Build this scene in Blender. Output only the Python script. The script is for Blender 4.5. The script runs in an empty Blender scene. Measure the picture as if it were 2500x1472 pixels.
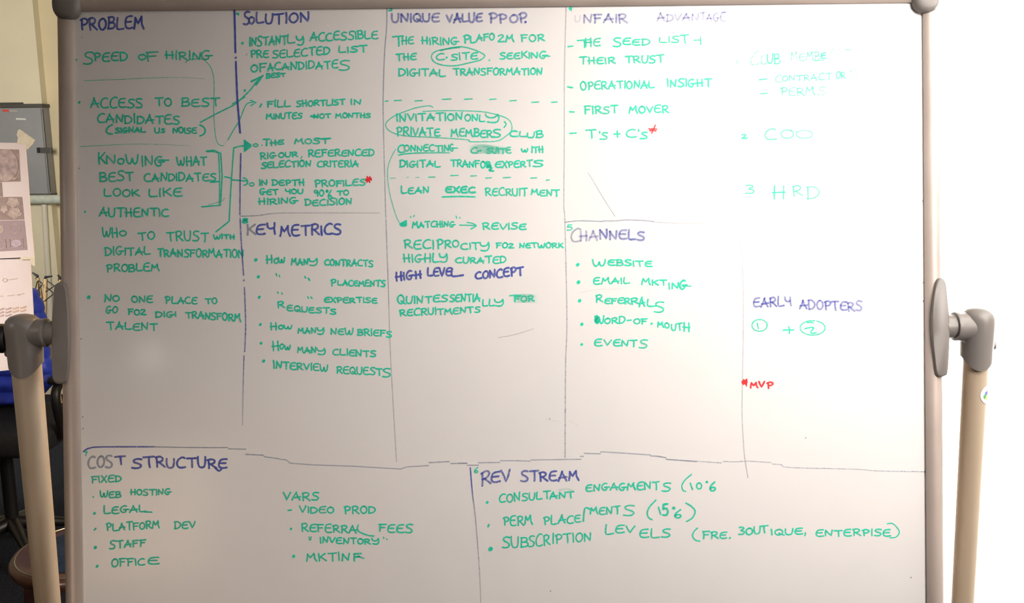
import bpy, bmesh, math, random
from mathutils import Vector, Matrix
R = math.radians
random.seed(7)
S = bpy.context.scene
COL = S.collection
V = Vector

# ---------------------------------------------------------------- camera
F_PX, DIST, PITCH, ROLL, TILT = 2350.0, 1.75, R(10.0), 0.0105, R(9.55)
O = V((0, 0, 1.316))                                  # point of the board the camera looks at
fwd = V((0, math.cos(PITCH), -math.sin(PITCH)))
up0 = V((0, math.sin(PITCH), math.cos(PITCH)))
X = V((1, 0, 0))
cam_r = X*math.cos(ROLL) - up0*math.sin(ROLL)
cam_u = X*math.sin(ROLL) + up0*math.cos(ROLL)
CAM = O - fwd*DIST
cd = bpy.data.cameras.new('camera'); cam = bpy.data.objects.new('camera', cd); COL.objects.link(cam)
cd.sensor_width = 36; cd.lens = 36*F_PX/2500; cd.clip_start = .02
m = Matrix((cam_r, cam_u, -fwd)).transposed().to_4x4(); m.translation = CAM
cam.matrix_world = m
S.camera = cam
# ---------------------------------------------------------------- board frame of reference (the panel leans back 9.55 degrees)
BN = V((0, -math.cos(TILT), math.sin(TILT)))
BV = V((0, math.sin(TILT), math.cos(TILT)))
def bp(u, v, n=0.0): return O + X*u + BV*v + BN*n
def ray(px, py): return (fwd*F_PX + cam_r*(px-1250) - cam_u*(py-736)).normalized()
def uv(px, py):                                       # measured point of the photograph -> panel coordinates (metres)
    d = ray(px, py); t = (O-CAM).dot(BN)/d.dot(BN); p = CAM+d*t-O
    return p.dot(X), p.dot(BV)
def at(px, py, y):                                    # measured point at a known depth in the room
    d = ray(px, py); return CAM + d*((y-CAM.y)/d.y)
# ---------------------------------------------------------------- world, lights, exposure
S.view_settings.view_transform = 'Standard'; S.view_settings.look = 'None'
S.view_settings.gamma = 1; S.view_settings.exposure = 0; S.view_settings.use_curve_mapping = False
W = bpy.data.worlds.new('world'); S.world = W; W.use_nodes = True
bg = W.node_tree.nodes['Background']; bg.inputs[0].default_value = (1.0, .76, .60, 1); bg.inputs[1].default_value = .09
def area(name, loc, target, sx, sy, power, col, spread=180):
    l = bpy.data.lights.new(name, 'AREA'); l.shape = 'RECTANGLE'; l.size = sx; l.size_y = sy
    l.energy = power; l.color = col; l.spread = R(spread)
    o = bpy.data.objects.new(name, l); COL.objects.link(o)
    o.location = loc; o.rotation_euler = (V(target)-V(loc)).to_track_quat('-Z', 'Y').to_euler()
    return o
area('board_fill', bp(.70, 1.10, 1.30), bp(.15, .20, 0), .4, .4, 2.05, (1.0, .93, .87), 50)  # fill added for the glow at the board's upper middle, no real fixture
area('right_fill', bp(1.60, .30, 1.60), bp(.6, -.3, 0), .4, .4, 5.0, (1.0, .92, .86), 75)  # added fill that lifts the right half of the board
area('upper_right_fill', bp(1.30, .90, 1.60), bp(.6, -.3, 0), .4, .4, 1.2, (1.0, .95, .90), 75)  # second fill from the upper right, added to brighten the same half
area('right_rail_fill', bp(1.05, 1.15, 1.60), bp(.86, .28, 0), .3, .3, 1.5, (1.0, .95, .92), 46)  # added to brighten the right rail, corner cap and clamp
area('window_light', bp(1.25, .60, .35), bp(.6, .1, 0), .6, .6, 8.6, (1.0, .92, .85))
area('low_fill', bp(-1.2, -.70, 1.40), bp(-.6, -.6, 0), .4, .4, .42, (1.0, .78, .58), 60)  # weak unseen fill added for the lower left of the board
area('sheet_fill', (-2.1, -.9, 1.9), (-1.3, .45, 1.25), .3, .3, 2.7, (1.0, .90, .84), 45)  # added fill so the hanging sheets come out pale
area('partition_fill', (2.1, .1, 1.9), (2.0, .9, 1.0), 1.2, .5, 190, (1.0, .97, .90), 120)  # hidden source added to blow out the white partition
area('back_left_fill', (-2.35, 1.9, 1.75), (-3.0, 4.3, 1.7), .5, .5, 30, (1.0, .93, .80))  # off-screen fill added for the left back wall and cabinet
area('post_edge_fill', (-.25, .75, 1.75), (-.85, .0, .9), .3, .3, 11, (1.0, .60, .28))  # hidden warm source added for the bright edge of the left post
pl = bpy.data.lights.new('small_lamp', 'POINT'); pl.energy = 3.0; pl.shadow_soft_size = .05; pl.color = (1, .95, .9)
po = bpy.data.objects.new('small_lamp', pl); COL.objects.link(po); po.location = bp(-1.62, -.25, 2.55)

# ---------------------------------------------------------------- helpers
def mat(name, col, rough=.6, metal=0, spec=.5, noise=0, nscale=60, bump=0, bscale=300, coat=0, coatr=.1):
    m = bpy.data.materials.new(name); m.use_nodes = True; t = m.node_tree; b = t.nodes['Principled BSDF']
    b.inputs['Base Color'].default_value = (*col, 1); b.inputs['Roughness'].default_value = rough
    b.inputs['Metallic'].default_value = metal; b.inputs['Specular IOR Level'].default_value = spec
    b.inputs['Coat Weight'].default_value = coat; b.inputs['Coat Roughness'].default_value = coatr
    tc = t.nodes.new('ShaderNodeTexCoord')
    if noise:
        n = t.nodes.new('ShaderNodeTexNoise'); n.inputs['Scale'].default_value = nscale; n.inputs['Detail'].default_value = 4
        t.links.new(tc.outputs['Object'], n.inputs['Vector'])
        r = t.nodes.new('ShaderNodeValToRGB'); r.color_ramp.elements[0].position = .3; r.color_ramp.elements[1].position = .7
        r.color_ramp.elements[0].color = (*[c*(1-noise) for c in col], 1)
        r.color_ramp.elements[1].color = (*[min(1, c*(1+noise)) for c in col], 1)
        t.links.new(n.outputs['Fac'], r.inputs['Fac']); t.links.new(r.outputs['Color'], b.inputs['Base Color'])
    if bump:
        n = t.nodes.new('ShaderNodeTexNoise'); n.inputs['Scale'].default_value = bscale; n.inputs['Detail'].default_value = 3
        t.links.new(tc.outputs['Object'], n.inputs['Vector'])
        bu = t.nodes.new('ShaderNodeBump'); bu.inputs['Strength'].default_value = bump; bu.inputs['Distance'].default_value = .002
        t.links.new(n.outputs['Fac'], bu.inputs['Height']); t.links.new(bu.outputs['Normal'], b.inputs['Normal'])
    return m
def obj(name, bm, material, parent=None, smooth=True, inv=None):
    bmesh.ops.recalc_face_normals(bm, faces=bm.faces[:]) if not inv else None
    me = bpy.data.meshes.new(name); bm.to_mesh(me); bm.free()
    if smooth:
        for p in me.polygons: p.use_smooth = True
        try: me.set_sharp_from_angle(angle=R(40))
        except Exception: pass
    if material: me.materials.append(material)
    o = bpy.data.objects.new(name, me); COL.objects.link(o)
    if parent:
        o.parent = parent
    return o
def thing(name, label, cat, loc=(0, 0, 0), group=None):
    o = bpy.data.objects.new(name, None); COL.objects.link(o); o.empty_display_size = .1
    o['label'] = label; o['category'] = cat
    if group: o['group'] = group
    return o
def tag(o, label, cat, group=None):
    o['label'] = label; o['category'] = cat
    if group: o['group'] = group
    return o
def struct(o): o['kind'] = 'structure'; return o
def box(bm, c, s, rot=None, bevel=0, seg=2):
    r = bmesh.ops.create_cube(bm, size=1)
    vs = r['verts']
    bmesh.ops.scale(bm, vec=s, verts=vs)
    if bevel:
        es = list({e for v in vs for e in v.link_edges})
        rr = bmesh.ops.bevel(bm, geom=es, offset=bevel, segments=seg, affect='EDGES', profile=.5)
        vs = list({v for f in rr['faces'] for v in f.verts} | {v for v in vs if v.is_valid})
    if rot: bmesh.ops.rotate(bm, matrix=rot, verts=vs, cent=(0, 0, 0))
    bmesh.ops.translate(bm, vec=c, verts=vs)
    return vs
def tube(bm, pts, radii, n=16, cap=True):
    pts = [V(p) for p in pts]
    if not hasattr(radii, '__len__'): radii = [radii]*len(pts)
    rings = []; prev = None
    for i, p in enumerate(pts):
        d = (pts[min(i+1, len(pts)-1)]-pts[max(i-1, 0)]).normalized()
        if prev is None:
            a = d.orthogonal().normalized()
        else:
            a = (prev - d*prev.dot(d)).normalized()
        prev = a; b = d.cross(a)
        rings.append([bm.verts.new(p+(a*math.cos(2*math.pi*k/n)+b*math.sin(2*math.pi*k/n))*radii[i]) for k in range(n)])
    for r0, r1 in zip(rings, rings[1:]):
        for k in range(n): bm.faces.new((r0[k], r0[(k+1) % n], r1[(k+1) % n], r1[k]))
    if cap:
        bm.faces.new(rings[0][::-1]); bm.faces.new(rings[-1])
def plate(bm, outline, frame, n0, n1, bevel=.002):
    """outline in (a,b); frame(a,b,n)->world; extruded from n0 to n1 with a chamfered rounded front"""
    cx = sum(p[0] for p in outline)/len(outline); cy = sum(p[1] for p in outline)/len(outline)
    steps = [(n0, 0), (n1-bevel, 0), (n1-bevel*.35, bevel*.35), (n1, bevel*1.1)]
    rings = []
    for n, ins in steps:
        rg = []
        for a, b in outline:
            d = math.hypot(a-cx, b-cy) or 1; k = max(0, 1-ins/d)
            rg.append(bm.verts.new(frame(cx+(a-cx)*k, cy+(b-cy)*k, n)))
        rings.append(rg)
    L = len(outline)
    for r0, r1 in zip(rings, rings[1:]):
        for k in range(L): bm.faces.new((r0[k], r0[(k+1) % L], r1[(k+1) % L], r1[k]))
    bm.faces.new(rings[0][::-1]); bm.faces.new(rings[-1])
def smooth(pts, sub=6, closed=False):
    if len(pts) < 3: return [tuple(p) for p in pts]
    P = [V((*p, 0)[:3]) if len(p) == 2 else V(p) for p in pts]
    Q = ([P[-1]]+P+[P[0], P[1]]) if closed else ([P[0]]+P+[P[-1]])
    out = []
    for i in range(1, len(Q)-2):
        a, b, c, d = Q[i-1:i+3]
        for k in range(sub):
            t = k/sub
            out.append(.5*((2*b)+(c-a)*t+(2*a-5*b+4*c-d)*t*t+(3*b-a-3*c+d)*t**3))
    if not closed: out.append(Q[-2])
    return [tuple(p)[:len(pts[0])] for p in out]

# ---------------------------------------------------------------- materials
M_wall = mat('cream_wall_paint', (.80, .74, .58), .8, noise=.04, nscale=3, bump=.15, bscale=120)
M_beige = mat('beige_wall_paint', (.72, .63, .44), .8, noise=.05, nscale=3, bump=.15, bscale=120)
M_white = mat('white_wall_paint', (.93, .93, .92), .8, noise=.02, nscale=4)
M_ceil = mat('ceiling_paint', (.85, .84, .8), .9, noise=.02, nscale=4)
M_carpet = mat('dark_blue_grey_carpet', (.026, .030, .044), 1, noise=.6, nscale=160, bump=.8, bscale=500, spec=.1)
M_board = mat('whiteboard_enamel', (.80, .775, .765), .34, noise=.012, nscale=6, spec=.45, coat=.18, coatr=.12)
M_alu = mat('satin_aluminium', (.50, .42, .37), .42, metal=.25, noise=.08, nscale=9)
M_cap = mat('grey_plastic', (.205, .185, .172), .40, bump=.015, bscale=900)
M_post = mat('cream_powder_coat', (.47, .375, .27), .5, bump=.02, bscale=900)
M_black = mat('black_rubber', (.012, .012, .013), .5)
M_cab = mat('grey_enamelled_steel', (.29, .30, .33), .55, noise=.03, nscale=20)
M_cabdark = mat('dark_cabinet_trim', (.07, .065, .06), .6)
M_pipe = mat('pale_green_lagging', (.58, .64, .60), .7, noise=.12, nscale=40)
M_wpipe = mat('white_conduit', (.75, .72, .64), .5)
M_wood = mat('pale_wood', (.50, .36, .20), .55, noise=.2, nscale=30)
M_dwood = mat('dark_red_wood', (.075, .030, .020), .35, noise=.3, nscale=25, coat=.15)
M_rod = mat('dark_metal_rod', (.05, .04, .03), .5, metal=.5)
M_blue = mat('blue_quilted_nylon', (.05, .10, .85), .42, noise=.2, nscale=25, bump=.6, bscale=60)
M_navy = mat('navy_upholstery', (.012, .035, .085), .95, noise=.3, nscale=90, bump=.5, bscale=400)
M_dark = mat('black_mesh_fabric', (.018, .018, .022), .8, noise=.3, nscale=120)
M_blackgloss = mat('black_gloss_plastic', (.012, .011, .012), .42)
M_paper = mat('paper', (.74, .66, .63), .85, noise=.02, nscale=30)
M_tape = mat('masking_tape', (.72, .66, .50), .8, noise=.08, nscale=60)
M_print = mat('brown_grey_print', (.34, .26, .23), .85, noise=.12, nscale=60)
M_printl = mat('light_print', (.50, .40, .35), .85, noise=.22, nscale=130)
M_printo = mat('orange_print', (.62, .42, .30), .85)
M_prints = mat('purple_grey_print', (.38, .29, .30), .85)
M_red = mat('red_sticker', (.75, .06, .05), .6)
M_wlab = mat('white_sticker', (.75, .75, .74), .6)
M_steel = mat('steel', (.55, .55, .55), .3, metal=1)

# ================================================================ SETTING
WY = 4.3
def slab(name, c, s, m):
    bm = bmesh.new(); box(bm, c, s); return struct(obj(name, bm, m, smooth=False))
slab('floor', (0, 1.1, -.05), (10.2, 6.6, .1), M_carpet)
slab('wall_back', (-1.9, WY+.05, 1.475), (6.2, .1, 2.95), M_beige)
slab('wall_left', (-5.05, 1.1, 1.475), (.1, 6.5, 2.95), M_wall)
slab('wall_right', (5.05, -.62, 1.475), (.1, 3.05, 2.95), M_white)
slab('ceiling', (0, 1.1, 3.0), (10.2, 6.6, .1), M_ceil)
# white partition close behind the right-hand half of the board
slab('wall_partition', (2.7, .95, 1.475), (4.6, .1, 2.95), M_white)
slab('wall_side', (.45, 2.65, 1.475), (.1, 3.3, 2.95), M_beige)
# lighter chimney breast beside the cabinet
cp = at(90, 120, WY-.07)
slab('wall_breast', ((-5+cp.x)/2, WY-.035, 1.475), (cp.x+5, .07, 2.95), M_wall)
bm = bmesh.new(); box(bm, (-1.9, WY-.012, .06), (6.1, .024, .12), bevel=.004)
struct(obj('baseboard_back', bm, M_beige))

# ================================================================ WHITEBOARD
WB = thing('rolling_whiteboard', 'large whiteboard covered in handwriting, pivoting between two cream posts', 'whiteboard')
uL = sum(uv(*p)[0] for p in ((181, 40), (197, 900), (203, 1472)))/3
uR = sum(uv(*p)[0] for p in ((2250, 30), (2257, 950), (2263, 1472)))/3
vT = (uv(180, 27)[1]+uv(1250, 15)[1]+uv(2200, 12)[1])/3
vP = uv(150, 812)[1]*.5+uv(2290, 800)[1]*.5            # height of the pivots = middle of the board
RW = .032
vB = vP-(vT-vP)
bm = bmesh.new()
c = bp((uL+uR)/2, (vT+vB)/2, -.008)
ROTB = Matrix((X, -BN, BV)).transposed()
box(bm, (0, 0, 0), (uR-uL+.02, .016, vT-vB+.02))
bmesh.ops.transform(bm, matrix=ROTB.to_4x4(), verts=bm.verts[:]); bmesh.ops.translate(bm, vec=c, verts=bm.verts[:])
panel = obj('panel', bm, M_board, WB, smooth=False)
# rails: profile = rounded hump, extruded along the side
def rail(p0, p1, inward):
    """p0,p1 in (u,v) on inner edge; inward = unit (du,dv) pointing to the panel"""
    prof = [(.000, .000), (.000, .0035), (-.003, .0055), (-.009, .0085), (-.017, .0095), (-.025, .0075), (-.0305, .003), (-.032, -.004),
            (-.032, -.022), (.000, -.022)]
    bm = bmesh.new(); rings = []
    for p in (p0, p1):
        rings.append([bm.verts.new(bp(p[0]+inward[0]*a, p[1]+inward[1]*a, n)) for a, n in prof])
    L = len(prof)
    for k in range(L): bm.faces.new((rings[0][k], rings[0][(k+1) % L], rings[1][(k+1) % L], rings[1][k]))
    bm.faces.new(rings[0][::-1]); bm.faces.new(rings[1])
    return obj('frame_rail', bm, M_alu, WB)
rail((uL, vB-RW), (uL, vT+RW*.5), (1, 0)); rail((uR, vB-RW), (uR, vT+RW*.5), (-1, 0))
rail((uL-RW*.5, vT), (uR+RW*.5, vT), (0, -1)); rail((uL-RW*.5, vB), (uR+RW*.5, vB), (0, 1))
def corner(cu, cv, ru, rv):
    bm = bmesh.new(); N = 28
    rings = []
    for (n, k) in ((-.026, .93), (-.022, 1), (.004, 1), (.010, .96), (.014, .86), (.0165, .65), (.0175, .35)):
        rings.append([bm.verts.new(bp(cu+ru*k*abs(math.cos(t))**.85*math.copysign(1, math.cos(t)), cv+rv*k*abs(math.sin(t))**.85*math.copysign(1, math.sin(t)), n))
                      for t in [2*math.pi*i/N for i in range(N)]])
    for a, b in zip(rings, rings[1:]):
        for i in range(N): bm.faces.new((a[i], a[(i+1) % N], b[(i+1) % N], b[i]))
    bm.faces.new(rings[0][::-1]); bm.faces.new(rings[-1])
    return obj('corner_cap', bm, M_cap, WB)
cu, cv = uv(167, 9); corner(cu, cv, .0265, .032)
cu2, cv2 = uv(2256, 0); corner(cu2, cv2, .0245, .026)
corner(cu, 2*vP-cv, .0265, .032); corner(cu2, 2*vP-cv2, .0245, .026)
# --- clamp plates over the side rails
def clamp(pts):
    ol = smooth([uv(*p) for p in pts], 5, True)
    bm = bmesh.new(); plate(bm, ol, bp, -.024, .0155, .0035)
    return obj('pivot_plate', bm, M_cap, WB)
clamp([(141, 702), (147, 692), (158, 690), (167, 696), (171, 720), (176, 770), (178, 825), (176, 880), (172, 922), (165, 933), (153, 936), (140, 930), (136, 905), (134.5, 850), (134, 800), (138, 740)])
clamp([(2277, 692), (2284, 680), (2293, 680), (2300, 688), (2303, 710), (2309, 765), (2311, 800), (2309, 860), (2305, 908), (2299, 916), (2288, 919), (2279, 912), (2274, 880), (2268, 830), (2266, 780), (2270, 730)])
# --- pivots: collar, T-housing, posts
py_ = bp(0, vP, -.005).y
def post(side, px_top, py_top, px_bot, collar, body, rpost, rbot):
    a = at(px_top, py_top, py_); b = at(px_bot, 1472, py_)
    d = (b-a)/(b.z-a.z)                                # per metre of height
    foot = a + d*(.07-a.z)
    hz = at(collar[0], collar[2], py_).z
    ax = a + d*(hz-a.z)                                # post axis at pivot height
    s = 1 if side == 'R' else -1                       # outward
    # collar (thin, steps out of the plate)
    x0 = at(collar[0], collar[2], py_).x; x1 = at(collar[1], collar[2], py_).x
    bm = bmesh.new(); tube(bm, [(x0-s*.004, py_, hz), (x1+s*.006, py_, hz)], .0215, 32)
    obj('pivot_collar', bm, M_cap, WB)
    bm = bmesh.new()
    rr = .0262
    # horizontal barrel with a rolled lip at its mouth
    tube(bm, [(x1-s*.001, py_, hz), (x1, py_, hz), (x1+s*.003, py_, hz), (x1+s*.006, py_, hz), (ax.x, py_, hz)],
         [rr*.86, rr*.99, rr*1.02, rr*.985, rr], 36)
    # vertical sleeve, scalloped lower edge, domed top
    N = 40; rings = []
    top = hz + .0285; R0 = body
    prof = [(top+.006, .02), (top+.0055, .35), (top+.002, .68), (top-.004, .88), (top-.012, .98), (top-.022, 1.0), (hz-.02, .99), (hz-.045, .96)]
    for z, k in prof:
        cx_ = a + d*(z-a.z)
        rings.append([bm.verts.new((cx_.x+R0*k*math.cos(t), py_+R0*k*math.sin(t), z)) for t in [2*math.pi*i/N for i in range(N)]])
    lo = []
    for i in range(N):
        t = 2*math.pi*i/N; front = max(0, -math.sin(t))
        z = hz - .052 - .026*front**1.4 - .004*math.cos(t)*s*-1
        cx_ = a + d*(z-a.z); lo.append(bm.verts.new((cx_.x+R0*.95*math.cos(t), py_+R0*.95*math.sin(t), z)))
    rings.append(lo)
    li = []
    for i, v in enumerate(lo):
        t = 2*math.pi*i/N; cx_ = a + d*(v.co.z-a.z); li.append(bm.verts.new((cx_.x+rpost*.97*math.cos(t), py_+rpost*.97*math.sin(t), v.co.z+.002)))
    rings.append(li)
    for r0, r1 in zip(rings, rings[1:]):
        for i in range(N): bm.faces.new((r0[i], r0[(i+1) % N], r1[(i+1) % N], r1[i]))
    bm.faces.new(rings[0])
    # gusset between barrel and sleeve
    tube(bm, [(ax.x-s*.010, py_, hz-.012), (ax.x-s*.026, py_, hz-.030)], [.020, .010], 20)
    h = obj('pivot_housing', bm, M_cap, WB)
    # small screw on the outer side of the sleeve
    bm = bmesh.new(); zz = hz-.036; cx_ = a+d*(zz-a.z)
    tube(bm, [(cx_.x+s*(R0*.9), py_, zz), (cx_.x+s*(R0+.003), py_, zz), (cx_.x+s*(R0+.0045), py_, zz)], [.008, .008, .005], 16)
    obj('screw', bm, M_cap, h)
    bm = bmesh.new(); z1 = hz-.01
    tube(bm, [foot, a+d*(.75-a.z), a+d*(z1-a.z)], [rbot, rbot*1.02, rpost], 40)
    p = obj('stand_post', bm, M_post, WB)
    # foot beam and castors (below the frame of the picture)
    bm = bmesh.new(); box(bm, (foot.x, py_, .095), (.06, .62, .05), bevel=.008); obj('foot_beam', bm, M_post, WB)
    for q in (-.27, .27):
        bm = bmesh.new(); tube(bm, [(foot.x-.012, py_+q, .03), (foot.x-.010, py_+q, .03), (foot.x+.010, py_+q, .03), (foot.x+.012, py_+q, .03)], [.024, .03, .03, .024], 24)
        box(bm, (foot.x, py_+q, .06), (.03, .03, .024))
        obj('castor', bm, M_black, WB)
    return a, d, hz, p
aL, dL, hL, pL = post('L', 67, 920, 117, (134, 115, 812), .0315, .0262, .0222)
aR, dR, hR, pR = post('R', 2379, 950, 2350, (2309, 2329, 797), .0292, .0218, .0195)
bm = bmesh.new(); tube(bm, [(at(130, 1472, py_).x+.03, py_, .095), (at(2370, 1472, py_).x-.03, py_, .095)], .018, 20)
obj('cross_bar', bm, M_post, WB)
# black locking knob on the outer side of the left pivot
bm = bmesh.new(); k0 = at(18, 826, py_); k1 = at(-60, 826, py_)
tube(bm, [(k0.x+.004, py_, k0.z), (k0.x-.008, py_, k0.z), (k0.x-.009, py_, k0.z), (k1.x, py_, k0.z)], [.0235, .0235, .027, .027], 28)
obj('locking_knob', bm, M_black, WB)
# round sticker on the right post, wrapped round its curve
def wrap(bm, cz, cang, rad, dot, dz, dr, rr):
    vs = []; N = 24
    for i in range(N):
        t = 2*math.pi*i/N; s_ = dot[0]+dr*math.cos(t); z = cz+dot[1]+dz*math.sin(t)
        ang = cang + s_/rad; cx_ = aR+dR*(z-aR.z)
        vs.append(bm.verts.new((cx_.x+rr*math.cos(ang), py_+rr*math.sin(ang), z)))
    rings = [vs]
    for k in (.75, .5, .25):
        rg = []
        for i in range(N):
            t = 2*math.pi*i/N; ang = cang+(dot[0]+k*dr*math.cos(t))/rad; z = cz+dot[1]+k*dz*math.sin(t); cx_ = aR+dR*(z-aR.z)
            rg.append(bm.verts.new((cx_.x+rr*math.cos(ang), py_+rr*math.sin(ang), z)))
        rings.append(rg)
    for a_, b_ in zip(rings, rings[1:]):
        for i in range(N): bm.faces.new((a_[i], a_[(i+1) % N], b_[(i+1) % N], b_[i]))
    bm.faces.new(rings[-1])
sz = at(2400, 957, py_).z; rad = .0218; ca = R(-42)
bm = bmesh.new(); wrap(bm, sz, ca, rad, (0, 0), .0175, .0175, rad*1.012)
stk = obj('round_sticker', bm, M_wlab, pR, inv=True); stk['label'] = 'round white sticker with five coloured dots'
M_st = [mat('sticker_'+n, c, .6) for n, c in (('blue', (.10, .18, .62)), ('red', (.78, .10, .13)), ('yellow', (.85, .75, .12)), ('green', (.12, .42, .12)), ('pink', (.85, .25, .3)))]
for mm, dx, dz_ in ((0, -.0045, .002), (1, .002, .0055), (4, .0035, 0), (2, -.0015, -.007), (3, -.0075, -.003)):
    bm = bmesh.new(); wrap(bm, sz, ca, rad, (dx, dz_), .0043, .0034, rad*(1.02+.003*mm))
    obj('coloured_dot', bm, M_st[mm], pR, inv=True)

# ================================================================ MARKER WRITING
def ink(name, col, alpha, rough=.5):
    m = bpy.data.materials.new(name); m.use_nodes = True; t = m.node_tree; b = t.nodes['Principled BSDF']
    b.inputs['Base Color'].default_value = (*col, 1); b.inputs['Roughness'].default_value = rough
    b.inputs['Specular IOR Level'].default_value = .4
    a = t.nodes.new('ShaderNodeAttribute'); a.attribute_name = 'ink_density'
    tc = t.nodes.new('ShaderNodeTexCoord'); n = t.nodes.new('ShaderNodeTexNoise'); n.inputs['Scale'].default_value = 260; n.inputs['Detail'].default_value = 2
    t.links.new(tc.outputs['Object'], n.inputs['Vector'])
    mr = t.nodes.new('ShaderNodeMapRange'); mr.inputs['From Min'].default_value = .3; mr.inputs['From Max'].default_value = .7
    mr.inputs['To Min'].default_value = alpha*.78; mr.inputs['To Max'].default_value = min(1, alpha*1.14)
    t.links.new(n.outputs['Fac'], mr.inputs['Value'])
    mu = t.nodes.new('ShaderNodeMath'); mu.operation = 'MULTIPLY'; mu.use_clamp = True
    t.links.new(mr.outputs['Result'], mu.inputs[0]); t.links.new(a.outputs['Fac'], mu.inputs[1])
    t.links.new(mu.outputs[0], b.inputs['Alpha'])
    return m
INK = {'g': ink('green_marker', (.015, .66, .44), .88), 'b': ink('blue_marker', (.06, .095, .47), .78),
       'k': ink('dried_grey_blue_marker', (.34, .37, .47), .68), 'r': ink('red_marker', (.82, .02, .03), .9),
       's': ink('dark_scratch', (.10, .09, .09), .7), 'm': ink('green_smear', (.10, .62, .46), .5)}
DEFW = {'g': 3.95, 'b': 5.0, 'k': 2.6, 'r': 4.4, 's': 1.0, 'm': 4}
PX = DIST/F_PX
layer = [0]
TR = [0, 0, 1.0]                                      # crop origin and enlargement the numbers were read in
def reg(x, y, s=1.0): TR[:] = [x, y, s]
def P(x, y): return (TR[0]+x/TR[2], TR[1]+y/TR[2])
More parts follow.
